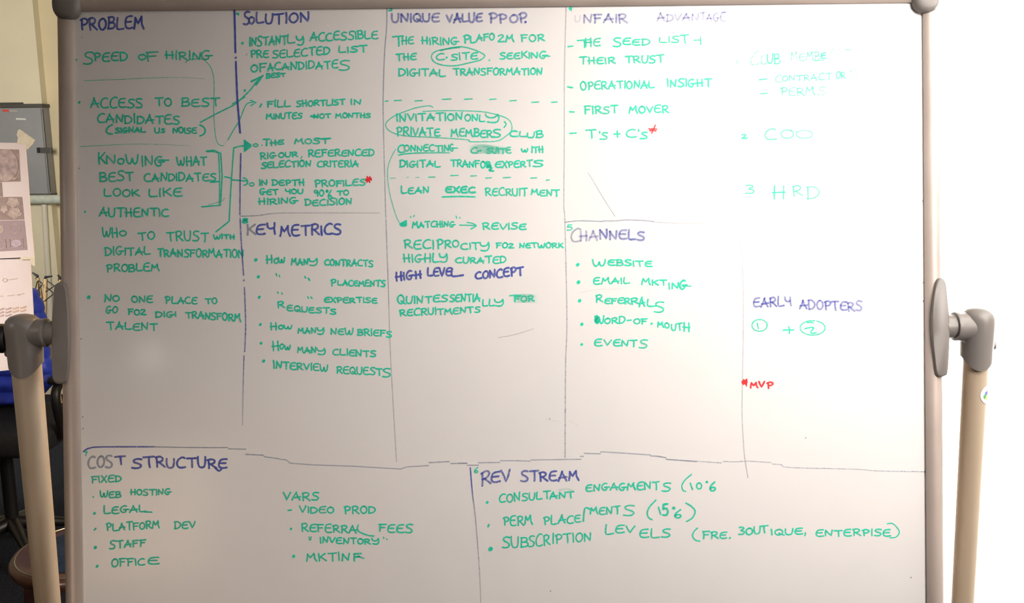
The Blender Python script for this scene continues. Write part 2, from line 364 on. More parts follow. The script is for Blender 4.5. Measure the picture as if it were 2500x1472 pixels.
G = {
 'A': (.68, '0,0 .34,1;.3,.94 .62,.02;.06,.32 .66,.42'), 'B': (.55, '.04,.02 .05,.97;~0,.97 .35,1 .46,.78 .32,.56 .1,.52;~.1,.52 .42,.5 .54,.28 .4,.05 0,0'),
 'C': (.6, '~.56,.93 .38,1 .12,.78 .02,.4 .12,.08 .32,0 .6,.06'), 'D': (.6, '.06,0 .06,.95;~0,.96 .3,.97 .55,.72 .56,.38 .35,.08 .02,0'),
 'E': (.58, '~.56,1 .34,.99 .14,.88 .04,.58 .04,.22 .16,.03 .36,0 .58,.06;.06,.53 .48,.55'), 'F': (.56, '.08,.98 .08,0;0,.97 .56,1;.08,.54 .45,.56'),
 'G': (.66, '~.52,.95 .3,1 .08,.72 .03,.35 .2,.02 .42,.06 .5,.42;.28,.42 .72,.44'), 'H': (.6, '.08,1 .1,0;.5,1 .52,0;0,.47 .58,.52'),
 'I': (.12, '.05,1 .07,0'), 'J': (.5, '~.4,1 .42,.3 .25,0 0,.12'), 'K': (.58, '.05,1 .07,0;.52,.98 .08,.47;.18,.54 .58,.02'),
 'L': (.55, '~.06,1 .03,.5 .05,.1 .16,.01 .35,.02 .55,.06'), 'M': (.74, '.0,0 .1,.92;.1,.92 .3,.42 .58,1;.58,1 .6,.4 .74,0'),
 'N': (.6, '.05,0 .06,.95;.06,.95 .5,.03 .56,1'), 'O': (.58, '~.3,.98 .1,.82 .02,.45 .14,.08 .34,0 .53,.25 .56,.62 .44,.92 .26,.99'),
 'P': (.55, '.1,.9 .14,0;~0,.86 .26,1 .5,.86 .5,.62 .34,.46 .12,.44'), 'Q': (.62, '~.3,.98 .1,.82 .02,.45 .14,.08 .34,0 .53,.25 .56,.62 .44,.92 .26,.99;.3,.32 .68,-.05'),
 'R': (.6, '.06,.93 .08,0;~0,.9 .28,1 .48,.88 .46,.64 .3,.5 .08,.46;.2,.48 .6,.02'), 'r': (.6, '~0,.85 .2,1 .42,.92 .42,.68 .22,.4 .02,.05;.02,.04 .58,.02'),
 'S': (.55, '~.54,.95 .3,1 .1,.86 .14,.64 .38,.48 .52,.28 .42,.05 .2,0 0,.06'), 'T': (.62, '0,.95 .62,1;.33,.97 .35,0'),
 'U': (.56, '~.03,1 .02,.45 .1,.08 .28,0 .44,.1 .52,.5 .54,1'), 'V': (.56, '0,1 .26,.02 .56,1'),
 'W': (.8, '~0,1 .06,.35 .18,.02 .32,.2 .4,.62 .46,.2 .58,.02 .72,.35 .78,1'), 'X': (.52, '.02,1 .5,0;.5,1 .0,.02'),
 'Y': (.55, '~.02,1 .06,.66 .22,.5 .46,.56;.5,1 .48,.5 .54,0'), 'y': (.58, '~.02,1 .06,.62 .22,.45 .4,.6 .5,1;~.5,.98 .54,.4 .46,-.12 .28,-.25 .08,-.16'),
 'o': (.42, '~.22,.62 .06,.5 .02,.25 .12,.02 .28,.02 .4,.25 .38,.5 .24,.63'), 's': (.4, '~.38,.62 .18,.62 .1,.5 .22,.36 .36,.22 .3,.03 0,.02'),
 'w': (.6, '~0,.62 .05,.2 .16,.02 .26,.2 .3,.42 .34,.18 .44,.02 .54,.25 .58,.66'),
 '0': (.5, '~.26,.98 .06,.75 .02,.35 .16,.03 .34,.03 .48,.35 .46,.72 .24,.98'), '1': (.12, '.02,1 .1,0'), '2': (.5, '~.02,.85 .2,1 .42,.85 .36,.58 .02,.05 .2,.08 .52,.02'),
 '3': (.46, '~.02,.95 .25,1 .4,.82 .18,.55 .44,.38 .36,.06 .0,.04'), '4': (.5, '.1,1 .02,.42 .5,.46;.36,.8 .38,0'), '5': (.48, '.46,1 .1,.97 .06,.58;~.06,.58 .35,.6 .46,.3 .3,.03 0,.05'),
 '6': (.46, '~.42,1 .12,.62 .04,.25 .18,.02 .4,.08 .44,.32 .26,.42 .06,.3'), '7': (.45, '0,.92 .44,1;.44,1 .2,0'), '8': (.46, '~.24,.55 .06,.75 .2,1 .42,.85 .26,.55 .02,.25 .18,0 .42,.12 .42,.35 .2,.55'),
 '9': (.46, '~.42,.85 .2,1 .04,.75 .2,.52 .42,.7 .44,.5 .4,0'), '%': (.62, '~.1,.98 .02,.86 .12,.76 .2,.88 .1,.98;~.56,.95 .3,.5 .26,.15 .42,0 .58,.14 .5,.36 .3,.3'),
 '-': (.4, '.02,.45 .38,.5'), '+': (.5, '0,.48 .5,.52;.27,.9 .28,.08'), '.': (.1, '.03,.04 .06,.02'), ',': (.12, '.1,.1 .02,-.18'), "'": (.1, '.06,1 .05,.8'), '"': (.24, '.04,1 .06,.84;.18,1 .2,.84'),
}
class Line:
    def __init__(s, pen): s.pen = pen; s.strokes = []
    def raw(s, pts, w, dens): s.strokes.append((pts, w, dens))
    def build(s, name, label=None):
        if not s.strokes: return
        bm = bmesh.new(); dl = bm.verts.layers.float.new('ink_density')
        for pts, w, dens in s.strokes:
            layer[0] = (layer[0]+1) % 46
            n = .00012 + layer[0]*.000009
            q = [uv(*p) for p in pts]; q2 = [q[0]]; d2 = [dens(0) if callable(dens) else dens]
            for i in range(1, len(q)):
                if math.dist(q[i], q2[-1]) > 1e-5:
                    q2.append(q[i]); d2.append(dens(i/(len(q)-1)) if callable(dens) else dens)
            hw = w*PX/2
            if len(q2) == 1:
                q2.append((q2[0][0]+hw*.3, q2[0][1])); d2.append(d2[0])
            L = len(q2); prev = None; arc = 0.0; ph = layer[0]*1.3
            def vert(x, y, d):
                v = bm.verts.new(bp(x, y, n)); v[dl] = d; return v
            for i in range(L):
                a = q2[max(i-1, 0)]; b = q2[min(i+1, L-1)]
                tx, ty = b[0]-a[0], b[1]-a[1]; l = math.hypot(tx, ty) or 1; tx /= l; ty /= l
                mid = 1.0
                arc += math.dist(q2[i], q2[i-1]) if i else 0; ww = hw*(1+.07*math.sin(arc*420+ph)+.05*math.sin(arc*1100+ph*2))
                v0 = vert(q2[i][0]-ty*ww, q2[i][1]+tx*ww, d2[i]*mid); v1 = vert(q2[i][0]+ty*ww, q2[i][1]-tx*ww, d2[i]*mid)
                if prev: bm.faces.new((prev[0], prev[1], v1, v0))
                if i in (0, L-1):
                    sg = -1 if i == 0 else 1; cap = []
                    for k in range(1, 5):
                        t = math.pi*k/5
                        cap.append(vert(q2[i][0]+(-ty*math.cos(t)+sg*tx*math.sin(t))*ww, q2[i][1]+(tx*math.cos(t)+sg*ty*math.sin(t))*ww, min(1.3, d2[i]*1.15)))
                    fs = [v0]+cap+[v1]
                    bm.faces.new(fs if i == L-1 else fs[::-1])
                prev = (v0, v1)
        me = bpy.data.meshes.new(name); bm.to_mesh(me); bm.free(); me.materials.append(INK[s.pen])
        o = bpy.data.objects.new(name, me); COL.objects.link(o); o.parent = panel
        if label: o['label'] = label
        if name in ('surface_speck', 'marker_dirt', 'ink_smear'): o['kind'] = 'stuff'
        return o
cur = [None]
def word(t, x0, y0, x1, y1, h0, h1=None, w=None, d=1.0):
    """one word between x0 and x1 with its baseline from y0 to y1 and letter height h0..h1"""
    L = cur[0]; w = w or DEFW[L.pen]; h1 = h1 or h0
    hp = h0/TR[2]
    gap = .13; tot = sum(G[c][0] for c in t)+gap*(len(t)-1)
    x = 0.0
    for ci, c in enumerate(t):
        gw, gs = G[c]
        jy = random.uniform(-.07, .07); js = random.uniform(.88, 1.10); sl = random.uniform(-.14, .10)
        dd = d(x/tot) if callable(d) else d
        for st in gs.split(';'):
            sm = st[0] == '~'; pts = [tuple(map(float, p.split(','))) for p in st.lstrip('~').split()]
            if not sm and len(pts) >= 2:                 # hand-drawn straight strokes bow a little
                q = []
                for a, b in zip(pts, pts[1:]):
                    bow = random.uniform(-.035, .035)
                    q += [(a[0]+(b[0]-a[0])*k/4 - (b[1]-a[1])*bow*math.sin(math.pi*k/4), a[1]+(b[1]-a[1])*k/4+(b[0]-a[0])*bow*math.sin(math.pi*k/4)) for k in range(4)]
                pts = q+[pts[-1]]
            else: pts = smooth(pts, 7)
            out = []
            for a, b in pts:
                f = (x+a)/tot; hh = (h0+(h1-h0)*f)
                out.append(P(x0+(x1-x0)*f+sl*b*hh*.5, y0+(y1-y0)*f-(b*js+jy)*hh))
            L.raw(out, w, dd*random.uniform(.85, 1.10))
        x += gw+gap
def line(pts, w=None, d=1.0, sm=True, closed=False):
    L = cur[0]; q = [P(*p) for p in pts]
    if sm and len(q) > 2: q = smooth(q, 8, closed)
    if closed: q.append(q[0])
    elif len(q) == 2: q = [(q[0][0]+(q[1][0]-q[0][0])*k/8, q[0][1]+(q[1][1]-q[0][1])*k/8) for k in range(9)]
    L.raw(q, w or DEFW[L.pen], d)
def dot(x, y, r=3.0, d=1.15):
    px, py = P(x, y); cur[0].raw([(px-.5, py+.6), (px+.5, py-.6)], r*2, d)
def ell(cx, cy, rx, ry, w=None, d=1.0, a0=-70):
    line([(cx+rx*math.cos(R(a0+t)), cy+ry*math.sin(R(a0+t))) for t in range(0, 375, 25)], w, d)
def star(cx, cy, r, w=3.4):
    for a in (10, 65, 120, 160): line([(cx-r*math.cos(R(a)), cy-r*math.sin(R(a))), (cx+r*math.cos(R(a)), cy+r*math.sin(R(a)))], w)
def begin(pen): cur[0] = Line(pen)
def end(name='handwriting', label=None):
    L = cur[0]
    if name not in ('divider_line', 'dashed_line', 'scratch', 'connector_arrow'): return L.build(name, label)
    groups = []                                       # strokes that touch stay one part, the others are parts of their own
    for st in L.strokes:
        pts = st[0]; hit = [g for g in groups if min(math.dist(p, q) for s_ in g for q in s_[0] for p in pts) < (1.6 if name == 'divider_line' else 4.0)]
        ng = [st]
        for g in hit: ng = g+ng; groups.remove(g)
        groups.append(ng)
    for g in groups:
        k = Line(L.pen); k.strokes = g; k.build({'dashed_line': 'dash'}.get(name, name), None)
def T(pen, label, *calls):
    begin(pen)
    for c_ in calls: c_()
    end('handwriting', label)
def text(pen, label, *words):
    """words = (text, x0, y0, x1, y1, h0[, h1]), ('*', x, y, r) bullets, ('/', points) and ('@', ...) strokes.
    Strokes that touch or nearly touch become one part: a handwritten word, a bullet, a dash."""
    col = {'g': 'green', 'b': 'blue', 'k': 'faded grey', 'r': 'red'}[pen]
    items = []
    for w_ in words:
        begin(pen)
        if w_[0] == '*': dot(*w_[1:])
        elif w_[0] == '/': line(w_[1], *w_[2:])
        elif w_[0] == '@': ell(*w_[1:])
        else: word(*w_)
        st = cur[0].strokes
        xs = [p[0] for q in st for p in q[0]]; ys = [p[1] for q in st for p in q[0]]
        items.append([[min(xs), min(ys), max(xs), max(ys)], '' if w_[0] in '*/@' else w_[0], st, w_[0] == '*'])
    groups = []
    for it in items:
        for g in groups:
            a, b = g[0], it[0]
            gp = 7 if (g[1] or it[1]) else 3
            if not (g[3] and not g[1]) and not it[3] and b[0]-a[2] < gp and a[0]-b[2] < gp and b[1]-a[3] < 5 and a[1]-b[3] < 5:
                g[0] = [min(a[0], b[0]), min(a[1], b[1]), max(a[2], b[2]), max(a[3], b[3])]; g[1] += it[1]; g[2] += it[2]; break
        else: groups.append(it)
    for g in groups:
        begin(pen); cur[0].strokes = g[2]
        nm = 'handwritten_word' if len(g[1]) > 1 else ('handwritten_character' if g[1] else ('bullet_point' if g[3] else 'pen_stroke'))
        cur[0].build(nm, f'{col} handwriting: {g[1].upper()}' if g[1] else None)
def fade(a, b): return lambda t: a+(b-a)*t

# ---- column 1: PROBLEM
reg(0, 0)
text('b', 'blue heading PROBLEM', ('PROBLEM', 197, 72, 351, 69, 30, 29))
text('g', 'green line SPEED OF HIRING', ('S', 204, 157, 227, 156, 27), ('PEED', 229, 149, 312, 148, 20), ('o', 338, 147, 357, 147, 22), ('F', 358, 148, 387, 147, 22),
     ('HIRIN', 404, 144, 490, 147, 20), ('G', 492, 144, 517, 144, 21), ('*', 187, 146, 2))
text('g', 'green line ACCESS TO BEST', ('*', 194, 250, 3), ('ACCESS', 222, 262, 348, 262, 27, 22), ('TO', 379, 259, 419, 259, 18), ('BEST', 444, 260, 537, 260, 18))
text('g', 'green line CANDIDATES', ('CANDIDATES', 238, 299, 439, 303, 20, 21))
text('g', 'green line (SIGNAL VS NOISE)', ('/', [(275, 304), (264, 311), (260, 320), (265, 326), (275, 327)]), ('SIGNAL', 282, 324, 355, 323, 12), ('Us', 378, 324, 402, 324, 13), ('NOISE', 422, 325, 480, 325, 13),
     ('/', [(488, 305), (498, 311), (501, 320), (497, 328), (488, 332)]))
text('g', 'green line KNOWING WHAT', ('K', 241, 403, 259, 402, 31), ('NoW', 260, 401, 339, 401, 22), ('ING', 346, 405, 400, 404, 24), ('/', [(385, 391), (412, 391)]), ('WHAT', 433, 403, 505, 404, 21))
text('g', 'green line BEST CANDIDATES', ('BEST', 245, 442, 326, 442, 23, 21), ('CANDIDATES', 353, 442, 527, 442, 19), ('/', [(513, 445), (535, 443)]))
text('g', 'green line LOOK LIKE', ('LOOK', 254, 479, 341, 479, 18), ('LIKE', 364, 480, 445, 479, 18))
text('g', 'green line AUTHENTIC', ('*', 208, 517, 2.5), ('AUTHENTIC', 243, 528, 412, 528, 23, 18))
text('g', 'green line WHO TO TRUST WITH', ('WH', 250, 580, 288, 580, 24), ('o', 292, 577, 309, 577, 20), ('TO', 338, 586, 378, 584, 19), ('TRUST', 408, 588, 508, 589, 22), ('WITH', 522, 583, 573, 583, 11))
text('g', 'green line DIGITAL TRANSFORMATION', ('DIGITAL', 257, 623, 367, 622, 19), ('TRANSFORMATION', 385, 626, 595, 628, 19))
text('g', 'green line PROBLEM', ('PROBLEM', 260, 663, 389, 662, 18))
text('g', 'green line NO ONE PLACE TO', ('*', 217, 725.6, 4), ('NO', 255, 736, 292, 734, 17, 14), ('ONE', 322, 738, 373, 738, 16), ('PLACE', 404, 740, 481, 742, 18, 15), ('TO', 502, 741, 530, 742, 13))
text('g', 'green line GO FOR DIGI TRANSFORM', ('GO', 259, 766, 287, 764, 15), ('FOr', 313, 768, 357, 769, 14), ('DIGI', 380, 774, 431, 773, 13), ('TRANSFORM', 454, 776, 588, 784, 15, 17))
text('g', 'green line TALENT', ('TALENT', 261, 804, 384, 806, 18))
begin('g'); line([(205, 197), (290, 194), (380, 190), (450, 189.5), (500, 193)], 1.4, fade(.9, .35)); end('divider_line')
begin('g'); line([(195, 358), (260, 354.5), (331, 351.5), (400, 353), (463, 356)], 1.4, fade(.9, .35)); end('divider_line')
begin('g'); line([(453, 153), (460, 147), (475, 144), (495, 145), (508, 155), (518, 172), (523, 205), (522, 260), (524, 310), (528, 340), (535, 353), (545, 356)], 2.0, .8)
line([(545, 356), (557, 341)], 1.2, .3); line([(557, 341), (570, 318), (585, 293), (593, 273), (600, 257), (608, 251), (622, 249)], 2.6, .95); line([(612, 245), (626, 250), (613, 258)], 3.4, sm=False); end('connector_arrow')
begin('g'); line([(489, 299), (530, 277), (568, 258), (584, 246), (611, 220), (627, 199), (643, 184)], 3.4); line([(567, 254), (598, 237)], 3, .9); line([(614, 199), (628, 192), (643, 184), (634, 196), (625, 207)], 4.6, sm=False); dot(598, 221, 2.6); end('connector_arrow')
begin('g'); line([(504, 369), (522, 366.7), (539, 374), (542.6, 428), (540, 477), (539, 501), (492.5, 505)], 3.6, sm=False); line([(506, 371), (520, 370), (534, 374), (536.5, 428), (536.5, 477), (536, 500)], 2.8, sm=False)
line([(508, 501), (540, 491), (548, 484)], 3.4, .35); end('bracket')
begin('g'); line([(549, 431.5), (566, 435), (566, 439), (603, 442)], 3.4, sm=False); line([(594, 434), (601, 437), (605, 444), (602, 450), (595, 452)], 3.6); ell(615, 450, 5.5, 4, 3); end('connector_arrow')
begin('g'); line([(527, 566), (560, 540)], 3.6); line([(560, 540), (563, 477), (568, 403), (571, 361)], 3.4); line([(571, 361), (585, 357), (600, 355.5)], 3.4)
for k in range(7): line([(597+k*2.6, 342+k*1.9), (597+k*2.6, 370-k*2)], 3.4)
ell(624.5, 354.5, 5.5, 3.4, 3); end('connector_arrow')
# ---- columns' dividing lines
begin('b'); line([(572.5, 24.5), (574, 76), (575, 128)], 4.8, 1.25); dot(576, 141, 2.2, .9); line([(576, 151), (578, 200), (580, 244), (583, 283), (586.5, 324)], 4.6, 1.25)
line([(588, 375), (587.5, 410), (586.5, 444), (586, 524)], 3.4, fade(1.15, .8)); line([(586.5, 533), (589.5, 592), (595, 672)], 3.2, fade(.8, .9)); dot(595.7, 684.5, 2, .6)
line([(597, 702), (599, 750), (600, 800), (597.7, 858)], 3.2, fade(.8, .7)); line([(595.7, 869), (593.6, 943), (592, 1038)], 3.0, fade(.75, .25)); end('divider_line')
begin('k'); line([(944.4, 11.5), (944, 63), (938.6, 134), (935.4, 240), (936, 300), (941, 500), (948, 700), (953, 860), (964, 1060), (968, 1127)], 2.8, lambda t: 1.0 if t < .35 else (.75 if t < .7 else .5)); end('divider_line')
begin('k'); line([(1382, 15), (1378, 173), (1377.5, 350), (1376.5, 500), (1379, 541), (1384, 780), (1380.6, 900), (1379.5, 1118)], 3.0, fade(.55, .65)); end('divider_line')
begin('k'); line([(1789, 365), (1805, 548), (1813.7, 675), (1814.5, 801), (1811.6, 1000), (1815, 1080), (1818, 1118), (1826, 1166)], 2.8, lambda t: .25+.3*min(1, t*1.6)); end('divider_line')
begin('k'); line([(586.5, 528), (631, 526), (658, 522), (692, 520), (800, 519.6), (927, 520)], 2.8, fade(.85, .35)); end('divider_line')
reg(1370, 400, 4.907)
begin('k'); line([(45, 700), (215, 682), (500, 690)], 2.8, .9); line([(500, 684), (650, 682), (800, 672), (1000, 680), (1105, 690)], 2.8, .85); line([(1110, 696), (1400, 712), (1850, 715), (1990, 712)], 2.4, fade(.6, .12)); end('divider_line')
reg(0, 0)
begin('b'); line([(204, 1102), (211, 1097), (219, 1094), (246, 1091), (380, 1090.6)], 3.6, fade(1.3, .8)); end('divider_line')
begin('k'); line([(375, 1090.8), (478, 1092.5), (556, 1092.5)], 2.8, fade(1.2, .8)); line([(558, 1095.5), (600, 1096.5)], 2.8, .8); line([(600, 1109), (640, 1111)], 3, .9)
reg(640, 1060, 4.088)
line([(0, 205), (30, 225)], 2.8, .8); line([(30, 225), (165, 243)], 2.8, .8); line([(170, 248), (240, 256), (280, 288), (500, 305), (900, 318), (1380, 347), (1450, 325), (1660, 312)], 2.8, .8, sm=False); line([(1668, 283), (1865, 272)], 3, .9); line([(1883, 292), (2044, 290)], 3, .9)
reg(1120, 1100, 4.31)
for sg in ([(0, 130), (90, 132)], [(90, 153), (205, 153)], [(205, 128), (435, 123)], [(440, 106), (630, 106), (750, 110)], [(760, 98), (1285, 90)], [(1280, 60), (1312, 60)], [(1320, 28), (1490, 33)], [(1490, 16), (1560, 15), (2020, 45)], [(2020, 55), (2110, 60), (2180, 74)], [(2185, 92), (2500, 115)]): line(sg, 2.8, .8)
reg(1600, 1080, 3.676)
for sg in ([(0, 122), (90, 136)], [(95, 150), (250, 160), (590, 183)], [(605, 170), (720, 173), (830, 168), (1040, 180)], [(1050, 193), (1130, 200), (1155, 218), (1300, 228), (1800, 240), (2000, 255), (2410, 262)]): line(sg, 2.6, .62)
dot(2420, 262, 2.2, 1.3); end('divider_line')
reg(1120, 1100, 4.31)
begin('b'); line([(122, 180), (140, 400), (155, 540)], 3.2, fade(1.1, .6)); end('divider_line')
begin('k'); line([(150, 480), (175, 700), (200, 1000), (220, 1293), (232, 1600)], 2.8, fade(1.1, .45)); end('divider_line')
# ---- COST STRUCTURE
reg(160, 1060, 4.09)
text('k', 'faded grey heading COST', ('COS', 225, 332, 470, 328, 115, 112, 5, 1.0))
text('b', 'blue heading STRUCTURE', ('T', 500, 300, 600, 296, 84), ('ST', 665, 335, 890, 330, 100), ('RUCTURE', 905, 330, 1610, 335, 100, 95), ('/', [(1490, 330), (1530, 365), (1555, 350)]))
text('g', 'green numeral seven', ('7', 190, 218, 215, 218, 42, None, 3))
text('g', 'green line FIXED', ('FIXED', 262, 487, 558, 475, 66, 62))
text('g', 'green line WEB HOSTING', ('*', 278, 626, 1.8), ('WEB', 345, 632, 555, 630, 64), ('HOSTING', 648, 608, 1050, 602, 54))
text('g', 'green line LEGAL', ('*', 290, 790, 3), ('LEGAL', 385, 792, 800, 775, 74, 66), ('/', [(790, 775), (862, 778)]))
text('g', 'green line PLATFORM DEV', ('/', [(288, 955), (303, 940)], 4), ('PLATFORM', 410, 965, 938, 938, 78, 68), ('DEV', 1088, 946, 1295, 938, 68))
text('g', 'green line STAFF', ('*', 298, 1130, 3.6), ('STAFF', 440, 1142, 800, 1112, 78, 66))
text('g', 'green line OFFICE', ('*', 316, 1318, 3.6), ('OFFIC', 460, 1320, 790, 1302, 76, 66), ('E', 822, 1298, 935, 1296, 64))
# ---- column 2: SOLUTION
reg(560, 0, 4.907)
text('b', 'blue heading SOLUTION', ('S', 170, 302, 240, 296, 140), ('oLU', 235, 290, 520, 275, 122), ('TION', 530, 285, 958, 262, 112))
text('g', 'green numeral four', ('4', 82, 182, 116, 180, 30, None, 3))
text('g', 'green line INSTANTLY ACCESSIBLE', ('*', 157, 517, 3), ('INSTANT', 240, 556, 690, 530, 105, 108), ('Ly', 695, 520, 900, 515, 95), ('ACCESSIBLE', 970, 492, 1780, 460, 96, 98))
text('g', 'green line PRESELECTED LIST', ('PRE', 255, 692, 470, 683, 92, 78), ('SELECTED', 520, 702, 1205, 650, 84, 92), ('LIST', 1310, 628, 1650, 626, 70, 78), ('/', [(200, 665), (212, 645)], 2.5, .4))
text('g', 'green line OF CANDIDATES', ('OF', 260, 860, 440, 852, 92), ('A', 460, 858, 530, 855, 88), ('CANDIDATE', 545, 838, 1300, 815, 85, 88), ('S', 1315, 850, 1445, 845, 105))
text('g', 'small green word BEST', ('BEST', 445, 936, 670, 918, 56, 42))
text('g', 'green line FILL SHORTLIST IN', ('/', [(385, 1248), (368, 1280)], 4.5), ('FILL', 455, 1282, 730, 1275, 74), ('SHORTLIST', 805, 1280, 1385, 1250, 74, 66), ('IN', 1455, 1250, 1580, 1250, 60))
text('g', 'green line MINUTES NOT MONTHS', ('MINUTES', 445, 1426, 870, 1416, 66), ('/', [(980, 1392), (1060, 1400)], 6), ('NOT', 1010, 1415, 1212, 1412, 52), ('MONTHS', 1275, 1415, 1690, 1408, 56, 48))
reg(560, 220, 4.907)
text('g', 'green line THE MOST', ('THE', 405, 672, 650, 645, 78, 48), ('MOST', 785, 640, 1190, 640, 60), ('/', [(1065, 585), (1215, 577)]), ('*', 390, 660, 1.2))
text('g', 'green line RIGOUR, REFERENCED', ('RIG', 372, 828, 555, 815, 86, 62), ('OUR', 590, 806, 820, 800, 62), ('/', [(872, 795), (855, 820)], 2.5), ('REFERENCED', 945, 798, 1735, 785, 78, 72))
text('g', 'green line SELECTION CRITERIA', ('SELECTION', 388, 938, 975, 908, 68, 72), ('CRITERIA', 1055, 918, 1545, 916, 66, 72))
text('g', 'green line IN DEPTH PROFILES', ('IN', 358, 1140, 455, 1135, 66), ('DEPTH', 515, 1138, 900, 1140, 68), ('PROFILES', 1025, 1156, 1630, 1140, 76, 68))
begin('r'); star(1666, 1070, 36, 4); dot(1668, 1072, 4.2); end('asterisk', 'red asterisk after PROFILES')
text('g', 'green line GET YOU 90% TO', ('GET', 365, 1252, 585, 1246, 66), ('YOU', 670, 1242, 885, 1242, 60, 54), ('90', 1015, 1272, 1130, 1270, 80), ('%', 1160, 1300, 1230, 1296, 105), ('TO', 1290, 1258, 1430, 1258, 56))
text('g', 'green line HIRING DECISION', ('HIRING', 348, 1372, 815, 1355, 76, 66), ('DECISION', 910, 1382, 1470, 1370, 68, 76))
# ---- KEY METRICS
reg(560, 500, 4.907)
text('g', 'green numeral eight', ('8', 155, 213, 222, 213, 50, None, 4))
text('k', 'faded grey letter K', ('K', 205, 355, 315, 350, 115, None, 5, 1.1))
text('b', 'blue heading KEY METRICS', ('EY', 320, 355, 548, 352, 118, 125), ('METRICS', 610, 368, 1340, 355, 128, 115))
text('g', 'green line HOW MANY CONTRACTS', ('*', 318, 660, 3.6), ('Ho', 440, 705, 590, 690, 100, 98), ('w', 590, 690, 665, 692, 100), ('MAN', 745, 718, 945, 718, 80, 74), ('y', 950, 712, 1060, 712, 74), ('CONTRACTS', 1145, 722, 1720, 740, 66, 72))
text('g', 'green line of ditto marks and PLACEMENTS', ('*', 348, 862, 3.6), ('/', [(560, 822), (568, 852)], 3.2), ('/', [(598, 842), (604, 864)], 3.2), ('/', [(904, 858), (914, 876)], 4), ('/', [(948, 880), (962, 905)], 4), ('P', 1215, 970, 1275, 965, 84), ('LACEMENTS', 1300, 965, 1866, 978, 60, 70))
text('g', 'green line of ditto marks and EXPERTISE', ('*', 360, 1105, 3.2), ('/', [(578, 1044), (588, 1058)], 3.2), ('/', [(628, 1054), (636, 1072)], 3.2), ('/', [(938, 1100), (948, 1118)], 3.6), ('/', [(978, 1104), (992, 1120)], 3.6), ('EXPERTISE', 1140, 1166, 1770, 1176, 60, 62))
text('g', 'green line REQUESTS', ('R', 578, 1235, 660, 1232, 70), ('EQUESTS', 690, 1270, 1278, 1308, 62, 66))
reg(560, 760, 4.907)
text('g', 'green line HOW MANY NEW BRIEFS', ('*', 372, 157, 3), ('Ho', 492, 218, 645, 214, 78), ('w', 655, 214, 750, 216, 72), ('MAN', 825, 262, 1040, 265, 66), ('y', 1050, 262, 1138, 262, 66), ('NEW', 1215, 272, 1485, 285, 66, 72), ('BRIEFS', 1540, 282, 1945, 310, 72, 78))
text('g', 'green line HOW MANY CLIENTS', ('*', 380, 382, 3.4), ('H', 515, 466, 600, 462, 105), ('ow', 605, 455, 730, 455, 90), ('MAN', 820, 490, 1040, 500, 68), ('y', 1050, 498, 1158, 502, 64), ('CLIENTS', 1240, 518, 1755, 545, 66, 74))
text('g', 'green line INTERVIEW REQUESTS', ('*', 412, 595, 3.4), ('INTERVIEW', 530, 678, 1180, 722, 84, 76), ('REQUEST', 1285, 738, 1830, 762, 84, 80), ('S', 1835, 790, 1932, 790, 105))
# ---- column 3
reg(930, 0, 5.208)
text('g', 'green numeral three', ('3', 100, 142, 140, 142, 66, None, 4))
text('b', 'blue heading UNIQUE VALUE PROP.', ('UNIQUE', 138, 282, 742, 276, 106, 98, None, .72), ('VALUE', 840, 296, 1285, 268, 108, 105, None, .72), ('PP', 1375, 278, 1600, 292, 132, 125, None, .66), ('OP', 1635, 285, 1860, 298, 92, 135, None, .68), ('*', 1838, 282, 2.8))
text('g', 'green line THE HIRING PLATFORM FOR', ('T', 155, 588, 290, 582, 130), ('HE', 262, 568, 415, 560, 98), ('HIRING', 515, 562, 985, 572, 90), ('P', 1050, 550, 1135, 545, 112), ('LAFO', 1140, 545, 1445, 500, 82, 76), ('rM', 1490, 540, 1690, 528, 92), ('FOR', 1785, 528, 2080, 524, 84))
text('g', 'green line THE C-SUITE. SEEKING', ('THE', 195, 768, 450, 762, 88), ('C', 702, 765, 806, 762, 86), ('*', 836, 732, 2.3), ('SITE', 892, 765, 1230, 745, 84, 78), ('*', 1380, 765, 1.8), ('SEEK', 1515, 752, 1860, 738, 74), ('ING', 1875, 740, 2110, 750, 74, 84), ('/', [(2050, 712), (2150, 716)], 3))
begin('g'); line([(760, 645), (870, 612), (1030, 595), (1180, 630), (1290, 680), (1320, 715), (1260, 765), (1120, 800), (950, 835), (800, 830), (690, 795), (645, 735), (660, 680), (740, 640), (900, 615), (1000, 603)], 3.2, .9); end('drawn_ring')
text('g', 'green line DIGITAL TRANSFORMATION', ('DIGITAL', 225, 962, 820, 968, 84, 80), ('TRANSFORMATION', 925, 952, 2050, 950, 86, 78))
reg(930, 220, 5.208)
begin('g')
for a, b, y_ in ((55, 90, 140), (170, 260, 131), (435, 525, 134), (780, 890, 115), (1065, 1160, 113), (1388, 1465, 115), (1640, 1720, 133), (1915, 2005, 153), (2168, 2240, 152)):
    line([(a, y_+3), (b, y_-2)], 3.2, fade(1.15, .7))
end('dashed_line')
begin('g'); line([(660, 218), (625, 200), (520, 210), (400, 238), (200, 315), (100, 380), (62, 440), (90, 500), (180, 552), (350, 585), (700, 602), (1000, 622), (1120, 635), (1130, 655), (1300, 655), (1450, 650), (1540, 620), (1650, 530), (1665, 450), (1620, 370), (1500, 320), (1300, 275), (1000, 262), (760, 262), (535, 270)], 2.6, .8); end('drawn_ring')
text('g', 'green line INVITATION ONLY,', ('INVITATION', 200, 400, 1040, 378, 98, 88), ('ONL', 1065, 392, 1320, 402, 80), ('y', 1330, 385, 1515, 388, 90), ('/', [(1570, 400), (1592, 435), (1565, 475)], 3.6))
